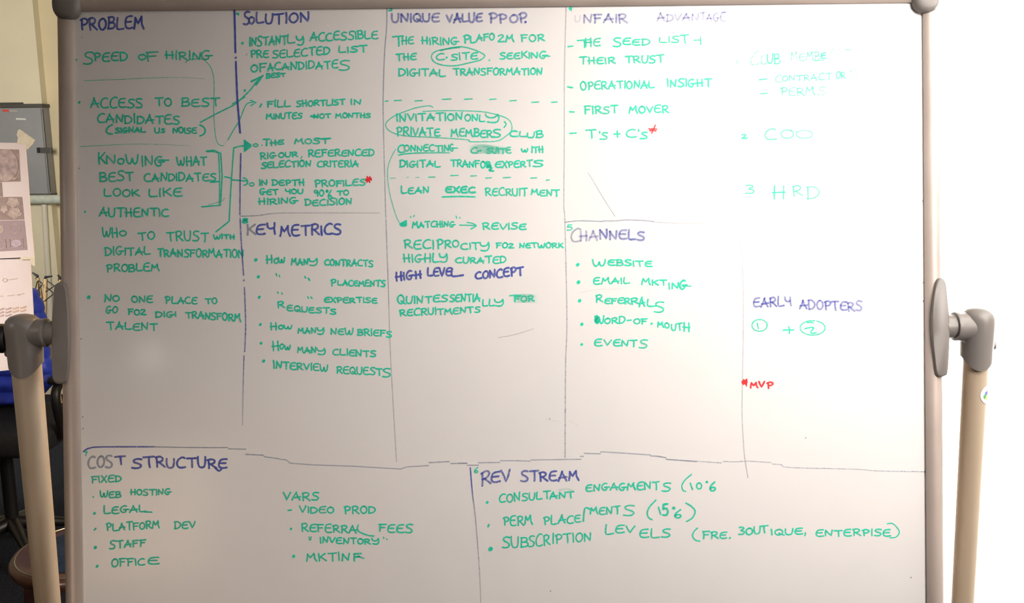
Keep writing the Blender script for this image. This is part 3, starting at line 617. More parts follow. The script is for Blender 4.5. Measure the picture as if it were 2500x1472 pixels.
text('g', 'green line PRIVATE MEMBERS CLUB', ('PRIVATE', 200, 588, 755, 578, 110, 92), ('MEMBER', 895, 585, 1420, 600, 92), ('S', 1420, 600, 1525, 600, 105), ('CL', 1640, 590, 1850, 595, 72, 50), ('UB', 1860, 600, 2065, 605, 60, 100))
text('g', 'green line CONNECTING C-SUITE WITH', ('C', 218, 785, 300, 785, 102), ('ONNECTIN', 300, 775, 870, 778, 74), ('G', 880, 770, 930, 770, 86), ('/', [(900, 738), (978, 738)], 3), ('C', 1145, 802, 1228, 802, 66), ('/', [(1230, 775), (1275, 768)]), ('SUITE', 1345, 805, 1655, 802, 68, 72), ('/', [(225, 826), (350, 806), (600, 797), (870, 796)], 3.4, fade(1.2, .6)), ('w', 1790, 782, 1870, 782, 70), ('ITH', 1915, 790, 2065, 790, 74))
begin('m')
for y0_, x0_, x1_ in ((712, 1150, 1450), (730, 1130, 1600), (752, 1125, 1670), (776, 1140, 1650), (798, 1160, 1560)): line([(x0_, y0_), ((x0_+x1_)/2, y0_-8), (x1_, y0_+4)], 6.5, lambda t: .75*math.sin(math.pi*min(max(t, .03), .97)))
end('ink_smear')
text('g', 'green line DIGITAL TRANSFORM EXPERTS', ('DIGITAL', 240, 982, 755, 972, 88, 82), ('TRANFOR', 890, 972, 1400, 990, 86, 76), ('/', [(1345, 935), (1400, 960), (1350, 975), (1410, 990), (1380, 1020), (1432, 1028)], 5), ('E', 1455, 988, 1540, 985, 78), ('XPERT', 1545, 990, 1925, 970, 80), ('S', 1935, 970, 2065, 968, 84))
begin('g')
for a, b, y_ in ((120, 185, 1118), (330, 350, 1107), (440, 485, 1110), (605, 690, 1105), (890, 980, 1084), (1142, 1215, 1090), (1335, 1405, 1115), (1558, 1650, 1110), (1905, 1985, 1115), (2105, 2140, 1142)):
    line([(a, y_+2), (b, y_-1)], 2.8 if a > 500 else 1.8, fade(1.1, .7))
end('dashed_line')
text('g', 'green line LEAN EXEC RECRUITMENT', ('LEAN', 260, 1316, 610, 1310, 86, 78), ('EXEC', 825, 1302, 1198, 1300, 70, None, 5.2), ('/', [(780, 1358), (1000, 1352), (1195, 1357)], 3.8, 1.1), ('RECRUIT', 1330, 1338, 1860, 1340, 92, 92), ('MENT', 1915, 1332, 2268, 1350, 70, 78))
begin('g'); line([(185, 755), (130, 860), (95, 960), (85, 1080), (95, 1200), (120, 1340), (150, 1458), (175, 1540), (205, 1625), (235, 1680)], 2.2, .75); reg(930, 500, 4.09)
for k in range(7): line([(192+k*10, 190-k*5), (205+k*8, 212+abs(3-k)*-2)], 4.4)
end('connector_arrow')
text('g', 'green line MATCHING with arrow to REVISE', ('/', [(296, 118), (299, 126)], 3), ('/', [(334, 106), (326, 118)], 3), ('MATCHING', 315, 228, 735, 218, 58, 56), ('/', [(750, 112), (756, 132)], 3), ('/', [(786, 126), (789, 131)], 3), ('/', [(788, 202), (945, 206)], 3), ('/', [(860, 175), (915, 185), (952, 208), (925, 228), (896, 242)], 3), ('REVISE', 1018, 247, 1450, 242, 62, 56))
text('g', 'green line RECIPROCITY FOR NETWORK', ('RECI', 235, 440, 530, 435, 92, 88), ('PRO', 560, 435, 780, 420, 88, 70), ('CIT', 800, 440, 980, 445, 66), ('y', 985, 440, 1085, 440, 70), ('FOr', 1150, 432, 1330, 428, 48), ('NETWORK', 1382, 425, 1820, 430, 50))
text('g', 'green line HIGHLY CURATED', ('HIGHL', 225, 575, 580, 575, 84, 82), ('y', 585, 558, 670, 558, 70), ('CURATED', 748, 578, 1250, 582, 52, 72))
text('b', 'blue line HIGH LEVEL CONCEPT', ('HIGH', 148, 764, 405, 728, 80, 78), ('LEVE', 465, 708, 700, 712, 72, 84), ('L', 700, 715, 820, 705, 84), ('CONCEPT', 945, 742, 1420, 705, 62, 88))
text('g', 'green line QUINTESSENTIALLY FOR', ('QUINTES', 168, 992, 665, 965, 82, 66), ('SENTIA', 690, 962, 990, 970, 66, 78), ('LL', 1015, 1008, 1130, 1005, 62), ('y', 1130, 1000, 1228, 1000, 58), ('/', [(1285, 908), (1330, 903), (1400, 905)], 3.6), ('FOR', 1330, 970, 1530, 962, 52))
begin('m')
for y0_ in (905, 925, 948, 968): line([(1320, y0_), (1440, y0_-4), (1555, y0_+2)], 6.5, lambda t: .6*math.sin(math.pi*min(max(t, .03), .97)))
end('ink_smear')
text('g', 'green line RECRUITMENTS', ('RECRUITMENTS', 192, 1110, 990, 1075, 68, 54))
# scratches and specks
begin('s'); line([(1170, 1325), (1320, 1300), (1525, 1238)], 1.0, .6); end('scratch')
reg(1370, 400, 4.907)
begin('s'); line([(315, 105), (360, 165), (480, 370), (645, 630)], 1.2, fade(.5, .8)); end('scratch')
begin('s'); line([(1015, 1230), (1045, 1370), (1050, 1480), (1062, 1700)], .8, .3); end('scratch')
reg(0, 0)
begin('s')
for sx_, sy_ in ((200, 91), (193, 411), (198, 827), (202, 1018), (203, 1046), (2254, 690), (2254, 735), (2258, 1152), (2262, 1367), (1967, 1069), (2224, 1410), (1344, 1443), (2252, 491), (1342, 1022)): dot(sx_, sy_, 1.3, .8)
line([(1332, 1024), (1370, 1030)], .9, .25); line([(1390, 1026), (1412, 1040)], .9, .25)
line([(1417, 715), (1450, 708), (1520, 705)], .8, .35)
end('surface_speck')
begin('s')
xx = 184
while xx < 1240:                                       # marker dirt caught along the top rail
    yy = 28-14*(xx-180)/800 if xx < 980 else 13.5
    ln = random.uniform(14, 60); line([(xx, yy+random.uniform(-.6, .9)), (xx+ln, yy-ln*.014+random.uniform(-.6, .9))], random.uniform(1.2, 2.6), random.uniform(.25, .6)); xx += ln+random.uniform(3, 40)
for _ in range(18):
    x_ = random.uniform(205, 420); y_ = random.uniform(90, 150); line([(x_, y_), (x_+random.uniform(4, 10), y_-1)], .9, .12)
end('marker_dirt')
# ---- UNFAIR ADVANTAGE
reg(1370, 0, 4.089)
text('g', 'green numeral nine', ('*', 94, 85, 4), ('/', [(98, 95), (104, 112)], 2))
text('b', 'faint blue heading UNFAIR ADVANTAGE', ('U', 135, 215, 190, 215, 65, None, 4, .2), ('NFAIR', 222, 232, 660, 225, 86, 88, 4.6, .58), ('ADVAN', 960, 212, 1370, 205, 74, 72, 4, .48), ('TAGE', 1385, 200, 1640, 215, 66, 82, 3.4, .5), ('/', [(1600, 125), (1665, 118)], 4, .4))  # ADVANTAGE: glare over the word is put into its thinner ink
text('g', 'green line THE SEED LIST +', ('/', [(68, 466), (118, 460)], 3.6), ('T', 165, 475, 285, 470, 85), ('HE', 235, 465, 390, 462, 78), ('S', 520, 462, 600, 462, 88), ('EED', 615, 446, 885, 446, 62), ('LIST', 978, 420, 1275, 436, 48, 78, 3.6), ('/', [(1325, 402), (1392, 400)], 3.4, .8), ('/', [(1390, 370), (1394, 443)], 3.4, .8))
text('g', 'green line THEIR TRUST', ('THEIR', 180, 642, 540, 636, 66), ('TRUST', 640, 630, 1025, 622, 70, 76))
text('g', 'green line OPERATIONAL INSIGHT', ('/', [(65, 866), (114, 874)], 4), ('OPERATIONAL', 195, 895, 930, 875, 84, 72), ('INSIGHT', 1058, 865, 1500, 862, 74))
text('g', 'green line FIRST MOVER', ('/', [(85, 1116), (128, 1118)], 4), ('FIRST', 235, 1138, 565, 1128, 82, 72), ('MOVER', 680, 1128, 1075, 1124, 68))
text('g', "green line T's + C's", ('/', [(85, 1332), (150, 1328)], 3.8), ('T', 250, 1380, 350, 1378, 96), ("'", 378, 1390, 388, 1390, 92), ('s', 390, 1387, 462, 1387, 98), ('+', 530, 1375, 588, 1375, 74), ('C', 650, 1370, 748, 1370, 86), ("'", 766, 1372, 774, 1372, 84), ('s', 790, 1382, 862, 1382, 96))
begin('r'); line([(940, 1250), (905, 1328)], 3.6, .8); line([(878, 1285), (905, 1300), (885, 1305)], 4, .8); line([(905, 1285), (952, 1290)], 4, .8); line([(915, 1300), (945, 1308)], 3.6, .8); end('asterisk', "red asterisk after C's")
# ---- customer column: glare over the upper lines is put into lower ink density
reg(1780, 0, 4.088)
text('k', None, *[('/', sg, 2.2, .38) for sg in ([(440, 160), (442, 190)], [(475, 165), (475, 210)], [(480, 170), (520, 150)], [(555, 188), (600, 172)], [(575, 168), (680, 145)], [(735, 138), (750, 130)], [(975, 210), (1020, 182)], [(1045, 185), (1105, 155)], [(1180, 180), (1178, 215)], [(1262, 175), (1262, 205)], [(1520, 180), (1548, 205)])],
     *[('*', a, b, 1.4, .5) for a, b in ((546, 213), (686, 216), (643, 213), (1443, 202), (1545, 205), (1675, 228), (1665, 118))])
text('g', 'faint green line CLUB MEMBERS', ('/', [(80, 600), (82, 638)], 2.4, .6), ('/', [(285, 513), (250, 540), (220, 590), (222, 640), (250, 647), (300, 635)], 2.8, .55), ('L', 318, 640, 375, 636, 95, None, 2.8, .6), ('UB', 380, 628, 510, 632, 82, 108, 3.4, .75),
     ('MEMB', 620, 600, 905, 605, 76, 88, 3.0, .6), ('E', 918, 580, 965, 580, 52, None, 4.2, .8), ('/', [(875, 606), (890, 600), (960, 602)], 2.6, .6), ('/', [(1025, 520), (1045, 490), (1090, 490), (1112, 515), (1095, 545), (1060, 552)], 2.6, .5), ('/', [(1165, 493), (1215, 501)], 3, .6), ('/', [(1210, 628), (1275, 610), (1312, 582)], 2.4, .4))
text('g', 'faint green line CONTRACTORS', ('/', [(300, 797), (375, 788)], 3.2, .85), ('C', 460, 820, 525, 818, 72, None, 2.8, .6), ('ONTRACT', 530, 808, 1025, 795, 54, 68, 3, .66), ('OR', 1068, 782, 1160, 780, 62, None, 3.4, .7), ('S', 1200, 782, 1290, 775, 80, None, 2.8, .55))
text('g', 'faint green line PERMS', ('/', [(315, 936), (380, 931)], 3.2, .85), ('PERM', 515, 950, 855, 950, 74, 72, 3.2, .68), ('S', 885, 948, 960, 944, 76, None, 3, .6))
text('g', 'faint green line numbered two, COO', ('2', 125, 1384, 172, 1384, 42, None, 3.4, .9), ('*', 180, 1374, 1.6), ('C', 355, 1390, 475, 1388, 98, None, 3, .75), ('@', 580, 1338, 62, 42, 2.8, .72), ('@', 752, 1340, 82, 39, 2.6, .62), ('/', [(600, 1300), (640, 1303), (680, 1318)], 3, .5))
reg(1780, 380, 2.374)
text('g', 'green line numbered three, HRD', ('3', 95, 222, 145, 222, 52, None, 3, .85), ('H', 250, 248, 325, 248, 82, None, 3.6, .9), ('R', 370, 240, 425, 236, 64, None, 3, .75), ('D', 450, 248, 525, 246, 66, None, 3, .75))
text('b', 'blue line EARLY ADOPTERS', ('EARLY', 140, 877, 360, 872, 52, None, 4.6, .75), ('ADOPTERS', 410, 888, 770, 900, 50, 54, 4.6, .75))
text('g', 'green circled numerals one and two', ('@', 177, 983, 44, 34, 3.2, .85), ('/', [(163, 970), (170, 1005)], 3.2), ('+', 315, 1030, 375, 1030, 48, None, 3.6), ('@', 484, 998, 72, 42, 3.2, .85), ('/', [(452, 968), (480, 966), (488, 972)], 3.2), ('/', [(440, 1003), (470, 996), (490, 998), (475, 1020), (480, 1030), (505, 1026)], 3.6))
begin('r'); star(90, 1312, 15, 3.6); dot(88, 1312, 5); line([(103, 1295), (100, 1335)], 3); end('asterisk', 'red asterisk before MVP')
text('r', 'red word MVP', ('MV', 125, 1344, 205, 1342, 30), ('P', 220, 1348, 255, 1346, 34))
# ---- CHANNELS
reg(1370, 400, 4.907)
text('g', 'green numeral five', ('5', 72, 795, 135, 795, 60, None, 3))
text('k', 'faded grey letter C', ('C', 115, 940, 235, 930, 152, None, 4.4, .85))
text('b', 'blue heading CHANNELS', ('HA', 220, 915, 440, 915, 118, 122, None, .45), ('NNELS', 462, 900, 1000, 912, 108, 110, None, .7))
text('g', 'green line WEBSITE', ('*', 200, 1207, 3.8), ('W', 380, 1232, 535, 1228, 86), ('EBSITE', 560, 1210, 1090, 1228, 70, 62))
reg(1370, 660, 5.682)
text('g', 'green line EMAIL MKTING', ('*', 240, 165, 4.4), ('EMAIL', 450, 190, 950, 178, 86, 84), ('MKT', 1120, 205, 1465, 205, 84, 72), ('IN', 1490, 258, 1630, 252, 78), ('G', 1640, 270, 1735, 262, 112, None, 5), ('/', [(1690, 220), (1800, 218)], 2.8, .9))
text('g', 'green line REFERRALS', ('*', 257, 420, 4), ('R', 480, 448, 575, 440, 98), ('EFER', 605, 458, 960, 460, 72, 84), ('R', 975, 468, 1080, 462, 92), ('A', 1085, 500, 1165, 495, 118), ('L', 1190, 505, 1325, 502, 95), ('S', 1295, 575, 1430, 572, 142))
text('g', 'green line WORD-OF-MOUTH', ('*', 287, 748, 4), ('W', 470, 735, 595, 735, 105), ('/', [(480, 720), (495, 630), (515, 720), (470, 690), (525, 650)], 5.4), ('ORD', 600, 738, 885, 735, 66, 100), ('-', 915, 718, 975, 715, 50), ('OF', 1005, 735, 1195, 748, 62, 82), ('*', 1255, 740, 2.6), ('MO', 1340, 792, 1500, 800, 82, 72), ('UT', 1530, 830, 1680, 832, 80, 92), ('H', 1690, 840, 1785, 850, 112))
text('g', 'green line EVENTS', ('*', 285, 1028, 3.4), ('EV', 465, 1046, 695, 1040, 96, 82), ('ENT', 725, 1048, 1050, 1055, 82, 86), ('S', 1080, 1082, 1195, 1080, 110))
# ---- VARS
reg(640, 1060, 4.088)
text('g', 'green line VARS', ('VARS', 212, 658, 565, 658, 78, 80))
text('g', 'green line VIDEO PROD', ('/', [(260, 760), (292, 756)], 4), ('VIDEO', 375, 785, 715, 782, 62), ('PROD', 820, 790, 1130, 792, 72, 66))
text('g', 'green line REFERRAL FEES', ('*', 288, 945, 2.8), ('REFERRA', 395, 972, 945, 985, 76, 80), ('/', [(960, 905), (952, 935), (965, 968), (1020, 995), (1070, 1010), (1117, 1015)], 3.6), ('FEES', 1165, 968, 1500, 985, 74, 82))
text('g', 'green line INVENTORY in quotation marks', ('/', [(467, 1025), (475, 1058)], 3), ('/', [(488, 1024), (486, 1054)], 3), ('INVENTOR', 578, 1086, 1080, 1096, 58, 50), ('y', 1095, 1082, 1170, 1085, 48), ('/', [(1212, 1025), (1216, 1040)], 3), ('/', [(1243, 1042), (1246, 1052)], 3))
text('g', 'green line MKTING', ('*', 315, 1218, 3.4), ('MKTIN', 445, 1268, 875, 1258, 84, 80), ('F', 915, 1266, 965, 1264, 74), ('/', [(930, 1225), (975, 1222), (955, 1215), (1015, 1238)], 3.4), ('/', [(925, 1192), (990, 1190)], 3.6))
# ---- REV STREAM
reg(1120, 1100, 4.31)
text('g', 'green numeral six', ('6', 165, 232, 200, 232, 60, None, 3.4))
text('b', 'blue heading REV STREAM', ('R', 235, 372, 335, 345, 135, None, None, .8), ('EV', 340, 338, 545, 322, 110, 115, None, .85), ('STREAM', 655, 322, 1262, 316, 105, 108, None, .9))
text('g', 'green line CONSULTANT ENGAGEMENTS (10%', ('*', 300, 545, 3.2), ('CONSULT', 425, 545, 960, 500, 92, 72), ('ANT', 960, 515, 1215, 492, 74, 62), ('ENGAGMENT', 1340, 425, 2110, 405, 62, 78), ('S', 2140, 425, 2228, 422, 95), ('/', [(2450, 250), (2385, 305), (2348, 365), (2358, 415), (2388, 430)], 3.4))
text('g', 'green line PERM PLACEMENTS (15%)', ('/', [(308, 800), (318, 780)], 4.5), ('PERM', 470, 785, 775, 780, 92, 98), ('PLACE', 895, 775, 1285, 755, 92, 78), ('/', [(1312, 742), (1330, 605), (1400, 628)], 4), ('MENT', 1385, 668, 1700, 665, 66, 84), ('S', 1735, 680, 1850, 678, 108), ('/', [(2075, 520), (2010, 590), (1985, 650), (1998, 702), (2035, 725)], 3.6), ('/', [(2103, 595), (2125, 670)], 3.8), ('5', 2148, 688, 2205, 686, 112, None, 5.4), ('@', 2262, 605, 12, 9, 3.4), ('6', 2270, 708, 2338, 705, 92), ('/', [(2392, 550), (2455, 590), (2488, 640), (2460, 705), (2398, 745)], 3.8))
text('g', 'green line SUBSCRIPTION LEVELS (FREE, BOUTIQUE, ENTERPRISE)', ('*', 335, 1035, 5.4), ('SUB', 460, 1028, 730, 1015, 128, 105), ('SCR', 735, 1015, 960, 985, 125, 110), ('IPTION', 985, 975, 1395, 945, 98, 92), ('LEV', 1540, 882, 1850, 858, 100, 72), ('ELS', 1905, 915, 2225, 905, 92, 92))
begin('m'); line([(1060, 415), (1130, 405), (1195, 420)], 6, .3); end('ink_smear')
reg(1600, 1080, 3.676)
text('g', 'green figure 10%', ('/', [(314, 365), (334, 422)], 3.8), ('@', 393, 390, 22, 27, 3.8), ('@', 462, 355, 8, 6, 3), ('6', 488, 434, 540, 432, 84, None, 4.6))
text('g', 'green words (FREE, BOUTIQUE, ENTERPRISE)', ('/', [(378, 768), (347, 800), (335, 840), (360, 875), (400, 885)], 3.4), ('FRE', 425, 862, 640, 858, 62), ('*', 670, 856, 1.9), ('3OU', 750, 828, 945, 818, 70, 58), ('T', 940, 810, 1015, 805, 58), ('IQUE', 1038, 832, 1325, 825, 54), ('/', [(1345, 808), (1348, 820), (1340, 838)], 3.2), ('ENTERPISE', 1440, 840, 2110, 838, 58, 56), ('/', [(2080, 730), (2130, 728), (2178, 775), (2188, 815), (2155, 850), (2105, 855)], 3))

# ================================================================ BACKGROUND, LEFT
def fr(y):                                            # frame for plates standing in a plane of constant y, facing the room
    return lambda a, b, n: V((a, y-n, b))
def flat(bm, pxpts, y, th):
    ol = [(at(*p, y).x, at(*p, y).z) for p in pxpts]
    plate(bm, ol, fr(y), 0, th, min(.004, th*.4))
# grey wall cabinet
CY = WY-.10
CB = thing('wall_cabinet', 'grey steel wall cabinet with dark top edge and small stickers', 'cabinet')
r_ = at(111, 370, CY).x; zt = at(100, 262, CY).z; zb = at(100, 474, CY).z
l_ = r_-.85
bm = bmesh.new(); box(bm, ((l_+r_)/2, WY-.046, (zt+zb)/2), (r_-l_, .092, zt-zb), bevel=.003); obj('cabinet_body', bm, M_cab, CB)
bm = bmesh.new(); box(bm, ((l_+r_)/2-.002, CY+.004, (zt+zb)/2), (r_-l_-.008, .012, zt-zb-.004), bevel=.003); dr = obj('door', bm, M_cab, CB)
bm = bmesh.new(); box(bm, ((l_+r_)/2, WY-.052, zt+.010), (r_-l_+.012, .104, .022), bevel=.003); box(bm, ((l_+r_)/2-.06, WY-.045, zt+.026), (r_-l_-.12, .07, .010)); obj('top_edge', bm, M_cabdark, CB)
bm = bmesh.new(); box(bm, ((l_+r_)/2, WY-.05, zb-.010), (r_-l_+.004, .100, .024), bevel=.003); obj('bottom_edge', bm, M_cabdark, CB)
bm = bmesh.new(); box(bm, (r_+.0005, CY+.012, (zt+zb)/2), (.004, .006, zt-zb-.02)); obj('door_gap', bm, M_cabdark, CB)
def flatpart(name, pts, y, m, par, th=.002, lab=None):
    bm = bmesh.new(); flat(bm, pts, y, th); o = obj(name, bm, m, par, smooth=False)
    if lab: o['label'] = lab
    return o
flatpart('latch', [(91, 360), (127, 361), (128, 374), (92, 373)], CY-.003, mat('dark_latch', (.10, .10, .10), .5, metal=.4), CB, .014)
flatpart('latch_button', [(91, 361), (97, 361), (98, 373), (92, 373)], CY-.017, M_black, CB, .004)
flatpart('sticker', [(6, 267), (22, 268), (22, 272.5), (6, 272)], CY-.003, M_red, dr, .001, 'red sticker')
flatpart('sticker', [(22.5, 268), (42, 269), (43, 271), (42, 273), (22.5, 272.5)], CY-.003, mat('grey_sticker', (.45, .45, .46), .6), dr, .001, 'grey arrow-shaped sticker')
flatpart('sticker', [(39, 288), (63, 289), (63, 293), (39, 292.5)], CY-.003, M_wlab, dr, .001, 'white sticker')
# lagged pipe along the wall and white conduit
pz = at(100, 487, CY-.02).z
bm = bmesh.new(); tube(bm, [(-4.95, CY-.02, pz), (-1.5, CY-.02, pz)], .027, 24)
tag(obj('lagged_pipe', bm, M_pipe), 'thick pale green-grey pipe running level just under the cabinet', 'pipe')
c0 = at(108, 500, WY-.088); c1 = at(117, 680, WY-.088)
bm = bmesh.new(); tube(bm, [(c0.x, WY-.088, pz-.02), (c1.x-.02, WY-.088, .12)], .016, 16)
tag(obj('wall_conduit', bm, M_wpipe), 'thin white vertical conduit on the wall under the green-grey pipe', 'conduit')
# posters taped to the cabinet, hanging
SY = .45
PB = thing('pin_board', 'grey board standing at the left edge behind the pale sheets', 'board')
pb = [at(-330, 354, SY+.022), at(48, 352, SY+.022), at(70, 896, SY+.022), at(-330, 900, SY+.022)]
bm = bmesh.new(); plate(bm, [(p.x, p.z) for p in pb], lambda a, b, n: V((a, SY+.024-n, b)), 0, .018, .003); obj('board_panel', bm, M_cab, PB)
for lx in (pb[3].x+.03, pb[3].x+.12):
    bm = bmesh.new(); box(bm, (lx, SY+.035, pb[2].z/2+.02), (.03, .02, pb[2].z+.04), bevel=.003); box(bm, (lx, SY+.035, .012), (.04, .40, .024), bevel=.004); obj('support_leg', bm, M_cabdark, PB)
sh = thing('print_sheet', 'upper pale sheet with brain-scan pictures at the left edge', 'poster')
flatpart('paper', [(-60, 347), (62, 349), (70, 440), (77, 540), (84.5, 627), (-40, 633)], SY, M_paper, sh, .0015)
flatpart('printed_picture', [(-40, 363), (46, 365), (50.5, 443), (-34, 445)], SY-.0016, M_print, sh, .0004)
flatpart('printed_picture', [(-34, 445), (4.5, 445), (7, 480), (-32, 480)], SY-.0016, M_print, sh, .0004)
flatpart('printed_picture', [(-32, 481), (54, 480.5), (59.5, 536), (-28, 538)], SY-.0016, M_print, sh, .0004)
flatpart('printed_picture', [(-28, 539.5), (59.5, 537.5), (67, 610), (-22, 615)], SY-.0016, M_prints, sh, .0004)
def loopstrip(par, cx, cy, rx, ry, y, m, w=1.2, name='printed_outline', wob=0):
    bm = bmesh.new(); N = 30; a = []; b = []
    for i in range(N):
        t = 2*math.pi*i/N; k = 1+wob*math.sin(t*5)
        p = at(cx+rx*k*math.cos(t), cy+ry*k*math.sin(t), y); q = at(cx+(rx*k-w)*math.cos(t), cy+(ry*k-w)*math.sin(t), y)
        a.append(bm.verts.new(p)); b.append(bm.verts.new(q))
    for i in range(N): bm.faces.new((a[i], a[(i+1) % N], b[(i+1) % N], b[i]))
    return obj(name, bm, m, par, smooth=False)
def blob(par, cx, cy, rx, ry, y, m, wob=.1, name='printed_shape'):
    ol = [(cx+rx*(1+wob*math.sin(5*t)+wob*.6*math.sin(11*t+1))*math.cos(t), cy+ry*(1+wob*math.sin(5*t)+wob*.6*math.sin(11*t+1))*math.sin(t)) for t in [2*math.pi*i/36 for i in range(36)]]
    bm = bmesh.new(); bm.faces.new([bm.verts.new(at(*p, y)) for p in ol]); return obj(name, bm, m, par, smooth=False)
Mg1 = mat('print_tone', (.42, .33, .31), .85, noise=.3, nscale=90)
blob(sh, 14, 404, 29, 38, SY-.0024, Mg1, .01); loopstrip(sh, 14, 404, 30, 39, SY-.0028, mat('print_ring', (.56, .45, .43), .85), 1.2)
blob(sh, 16, 434, 22, 7, SY-.003, M_printl, .25)
blob(sh, 32, 494, 15, 12, SY-.0024, M_printl, .12); blob(sh, 36, 520, 16, 13, SY-.0026, M_printl, .12); blob(sh, 10, 510, 8, 9, SY-.0024, M_printl, .15)
for cx_, cy_, rx_, ry_ in ((37, 558, 13, 12), (3, 597, 9, 12)): loopstrip(sh, cx_, cy_, rx_, ry_, SY-.0024, M_printl, 1.4, wob=.03)
blob(sh, 2, 559, 7, 10, SY-.0024, M_printl, .05); blob(sh, 40, 594, 13, 9, SY-.0026, mat('print_lilac', (.50, .42, .46), .85, noise=.15, nscale=100), .02)
def sq(par, x0, y0, x1, y1, y, m, w=1.2):
    bm = bmesh.new(); o_ = [(x0, y0), (x1, y0-1), (x1+2, y1-1), (x0+2, y1)]; i_ = [(x0+w, y0+w), (x1-w, y0-1+w), (x1+2-w, y1-1-w), (x0+2+w, y1-w)]
    A = [bm.verts.new(at(*p, y)) for p in o_]; B = [bm.verts.new(at(*p, y)) for p in i_]
    for k in range(4): bm.faces.new((A[k], A[(k+1) % 4], B[(k+1) % 4], B[k]))
    obj('printed_outline', bm, m, par, smooth=False)
sq(sh, 22, 582, 55, 606, SY-.0028, M_printl); sq(sh, -6, 583, 13, 607, SY-.0028, M_printl)
tp = bmesh.new(); flat(tp, [(44, 318), (48, 315), (86, 342), (82, 347), (80, 352), (66, 366), (62, 352), (42, 350), (44, 335), (41, 330)], SY-.003, .001)
tag(obj('tape_piece', tp, M_tape, smooth=False), 'torn cream tape at the top corner of the brain-scan sheet', 'tape')
s2 = thing('print_sheet', 'lower pale sheet with faint orange wave marks, behind left pivot housing', 'poster')
flatpart('paper', [(-40, 634), (75, 632), (79, 700), (83.5, 780), (84, 897), (-40, 910)], SY+.003, M_paper, s2, .0015)
tp = bmesh.new(); flat(tp, [(50, 628), (85, 626), (85, 650), (76, 645), (75, 633), (50, 634)], SY-.002, .001)
tag(obj('tape_piece', tp, M_tape, smooth=False), 'cream tape joining the two pale sheets at their edge', 'tape')
Mf = mat('faint_print', (.55, .45, .36), .85)
loopstrip(s2, 12, 684, 6, 5, SY+.001, Mf, 1.4, wob=.1)
for a_ in ([(18, 683), (42, 680)], [(-5, 723), (8, 722.5)], [(18, 722), (35, 720)], [(41, 720), (60, 716)], [(45, 718), (48, 722)]):
    (x0_, y0_), (x1_, y1_) = a_; flatpart('printed_mark', [(x0_, y0_-.6), (x1_, y1_-.6), (x1_, y1_+.8), (x0_, y0_+.8)], SY+.0012, Mf, s2, .0003)
for rr_ in range(3):
    for cc in range(-1, 4):
        if rr_ == 2 and cc > 1: continue
        x0_ = -5+cc*18; y0_ = 753+rr_*8-cc*1.6
        ol = [(x0_, y0_+1), (x0_+5, y0_+2), (x0_+10, y0_-1), (x0_+15, y0_-1.5), (x0_+14, y0_+2.5), (x0_+9, y0_+3.5), (x0_+4, y0_+5.5), (x0_, y0_+5)]
        flatpart('printed_wave', ol, SY+.0012, [mat('wave_brown', (.50, .36, .33), .85), M_printo][cc > 1], s2, .0003)
for k in range(3): flatpart('printed_mark', [(1+k*7, 838), (4+k*7, 837), (5+k*7, 846), (2+k*7, 848)], SY+.0012, M_prints, s2, .0003)

# folded wooden frame with crossing rods
FY = 2.6
FF = thing('folding_frame', 'folded frame of wooden legs with black feet and crossing metal rods', 'folding frame')
def q6(x, y, yy=FY): return at(x/5.66, 640+y/5.66, yy)
def leg(p0, p1, r, tipdir):
    bm = bmesh.new(); tube(bm, [p0, p1], r, 14); L_ = obj('leg', bm, M_wood, FF)
    bm = bmesh.new(); tube(bm, [p0+V((-.004, 0, -.006)), p0+V((0, 0, .008)), p0+V(tipdir)], [.007, .0065, .0035], 12); obj('foot', bm, M_black, L_)
def down(p0, p1):                                     # carry a leg on down to the floor
    d = (p1-p0)/(p0.z-p1.z); return p0+d*(p0.z-.012)
a_, b_ = q6(520, 215), q6(470, 365); leg(a_, down(a_, b_+V((.03, 0, -.05))), .0075, (-.022, 0, .024))
a_, b_ = q6(632, 230), q6(575, 560, FY-.02); leg(a_, down(a_, b_+V((.01, 0, -.05))), .0085, (.030, 0, .012))
a_ = q6(830, 240); leg(a_, down(a_, q6(850, 560)), .0075, (-.008, 0, .022))
bm = bmesh.new()
for x0_, y0_, x1_, y1_ in ((525, 250, 550, 465), (535, 255, 590, 300), (585, 310, 500, 420), (655, 260, 790, 355), (640, 345, 800, 475), (840, 270, 630, 410), (800, 392, 600, 550), (550, 465, 530, 470), (515, 265, 480, 420)):
    tube(bm, [q6(x0_, y0_, FY-.02), q6(x1_, y1_, FY-.02)], .0023, 8)
obj('crossing_rods', bm, M_rod, FF)

# black office chair with a blue quilted jacket over its back
JY = 1.9
CH = thing('office_chair', 'black office chair under the blue quilted jacket', 'chair')
jc = at(0, 800, JY); gx = jc.x
zseat = .50
bm = bmesh.new(); box(bm, (gx-.02, JY-.02, zseat), (.52, .48, .09), bevel=.035, seg=4); obj('seat', bm, M_dark, CH)
bm = bmesh.new(); box(bm, (gx-.20, JY+.235, .66), (.40, .045, .38), bevel=.021, seg=4); obj('backrest', bm, M_dark, CH)
bm = bmesh.new(); box(bm, (gx-.20, JY+.262, .58), (.07, .02, .30), bevel=.008); obj('back_bracket', bm, M_black, CH)
for s_ in (-1, 1):
    bm = bmesh.new(); xx_ = gx-.02+s_*.285
    tube(bm, smooth([(xx_, JY+.04, .50), (xx_+s_*.015, JY+.05, .62), (xx_+s_*.015, JY+.01, .70), (xx_, JY-.10, .71), (xx_, JY-.16, .66), (xx_, JY-.12, .50)], 5), .017, 14)
    box(bm, (xx_, JY-.06, .725), (.06, .20, .03), bevel=.013, seg=3); obj('armrest', bm, M_blackgloss, CH)
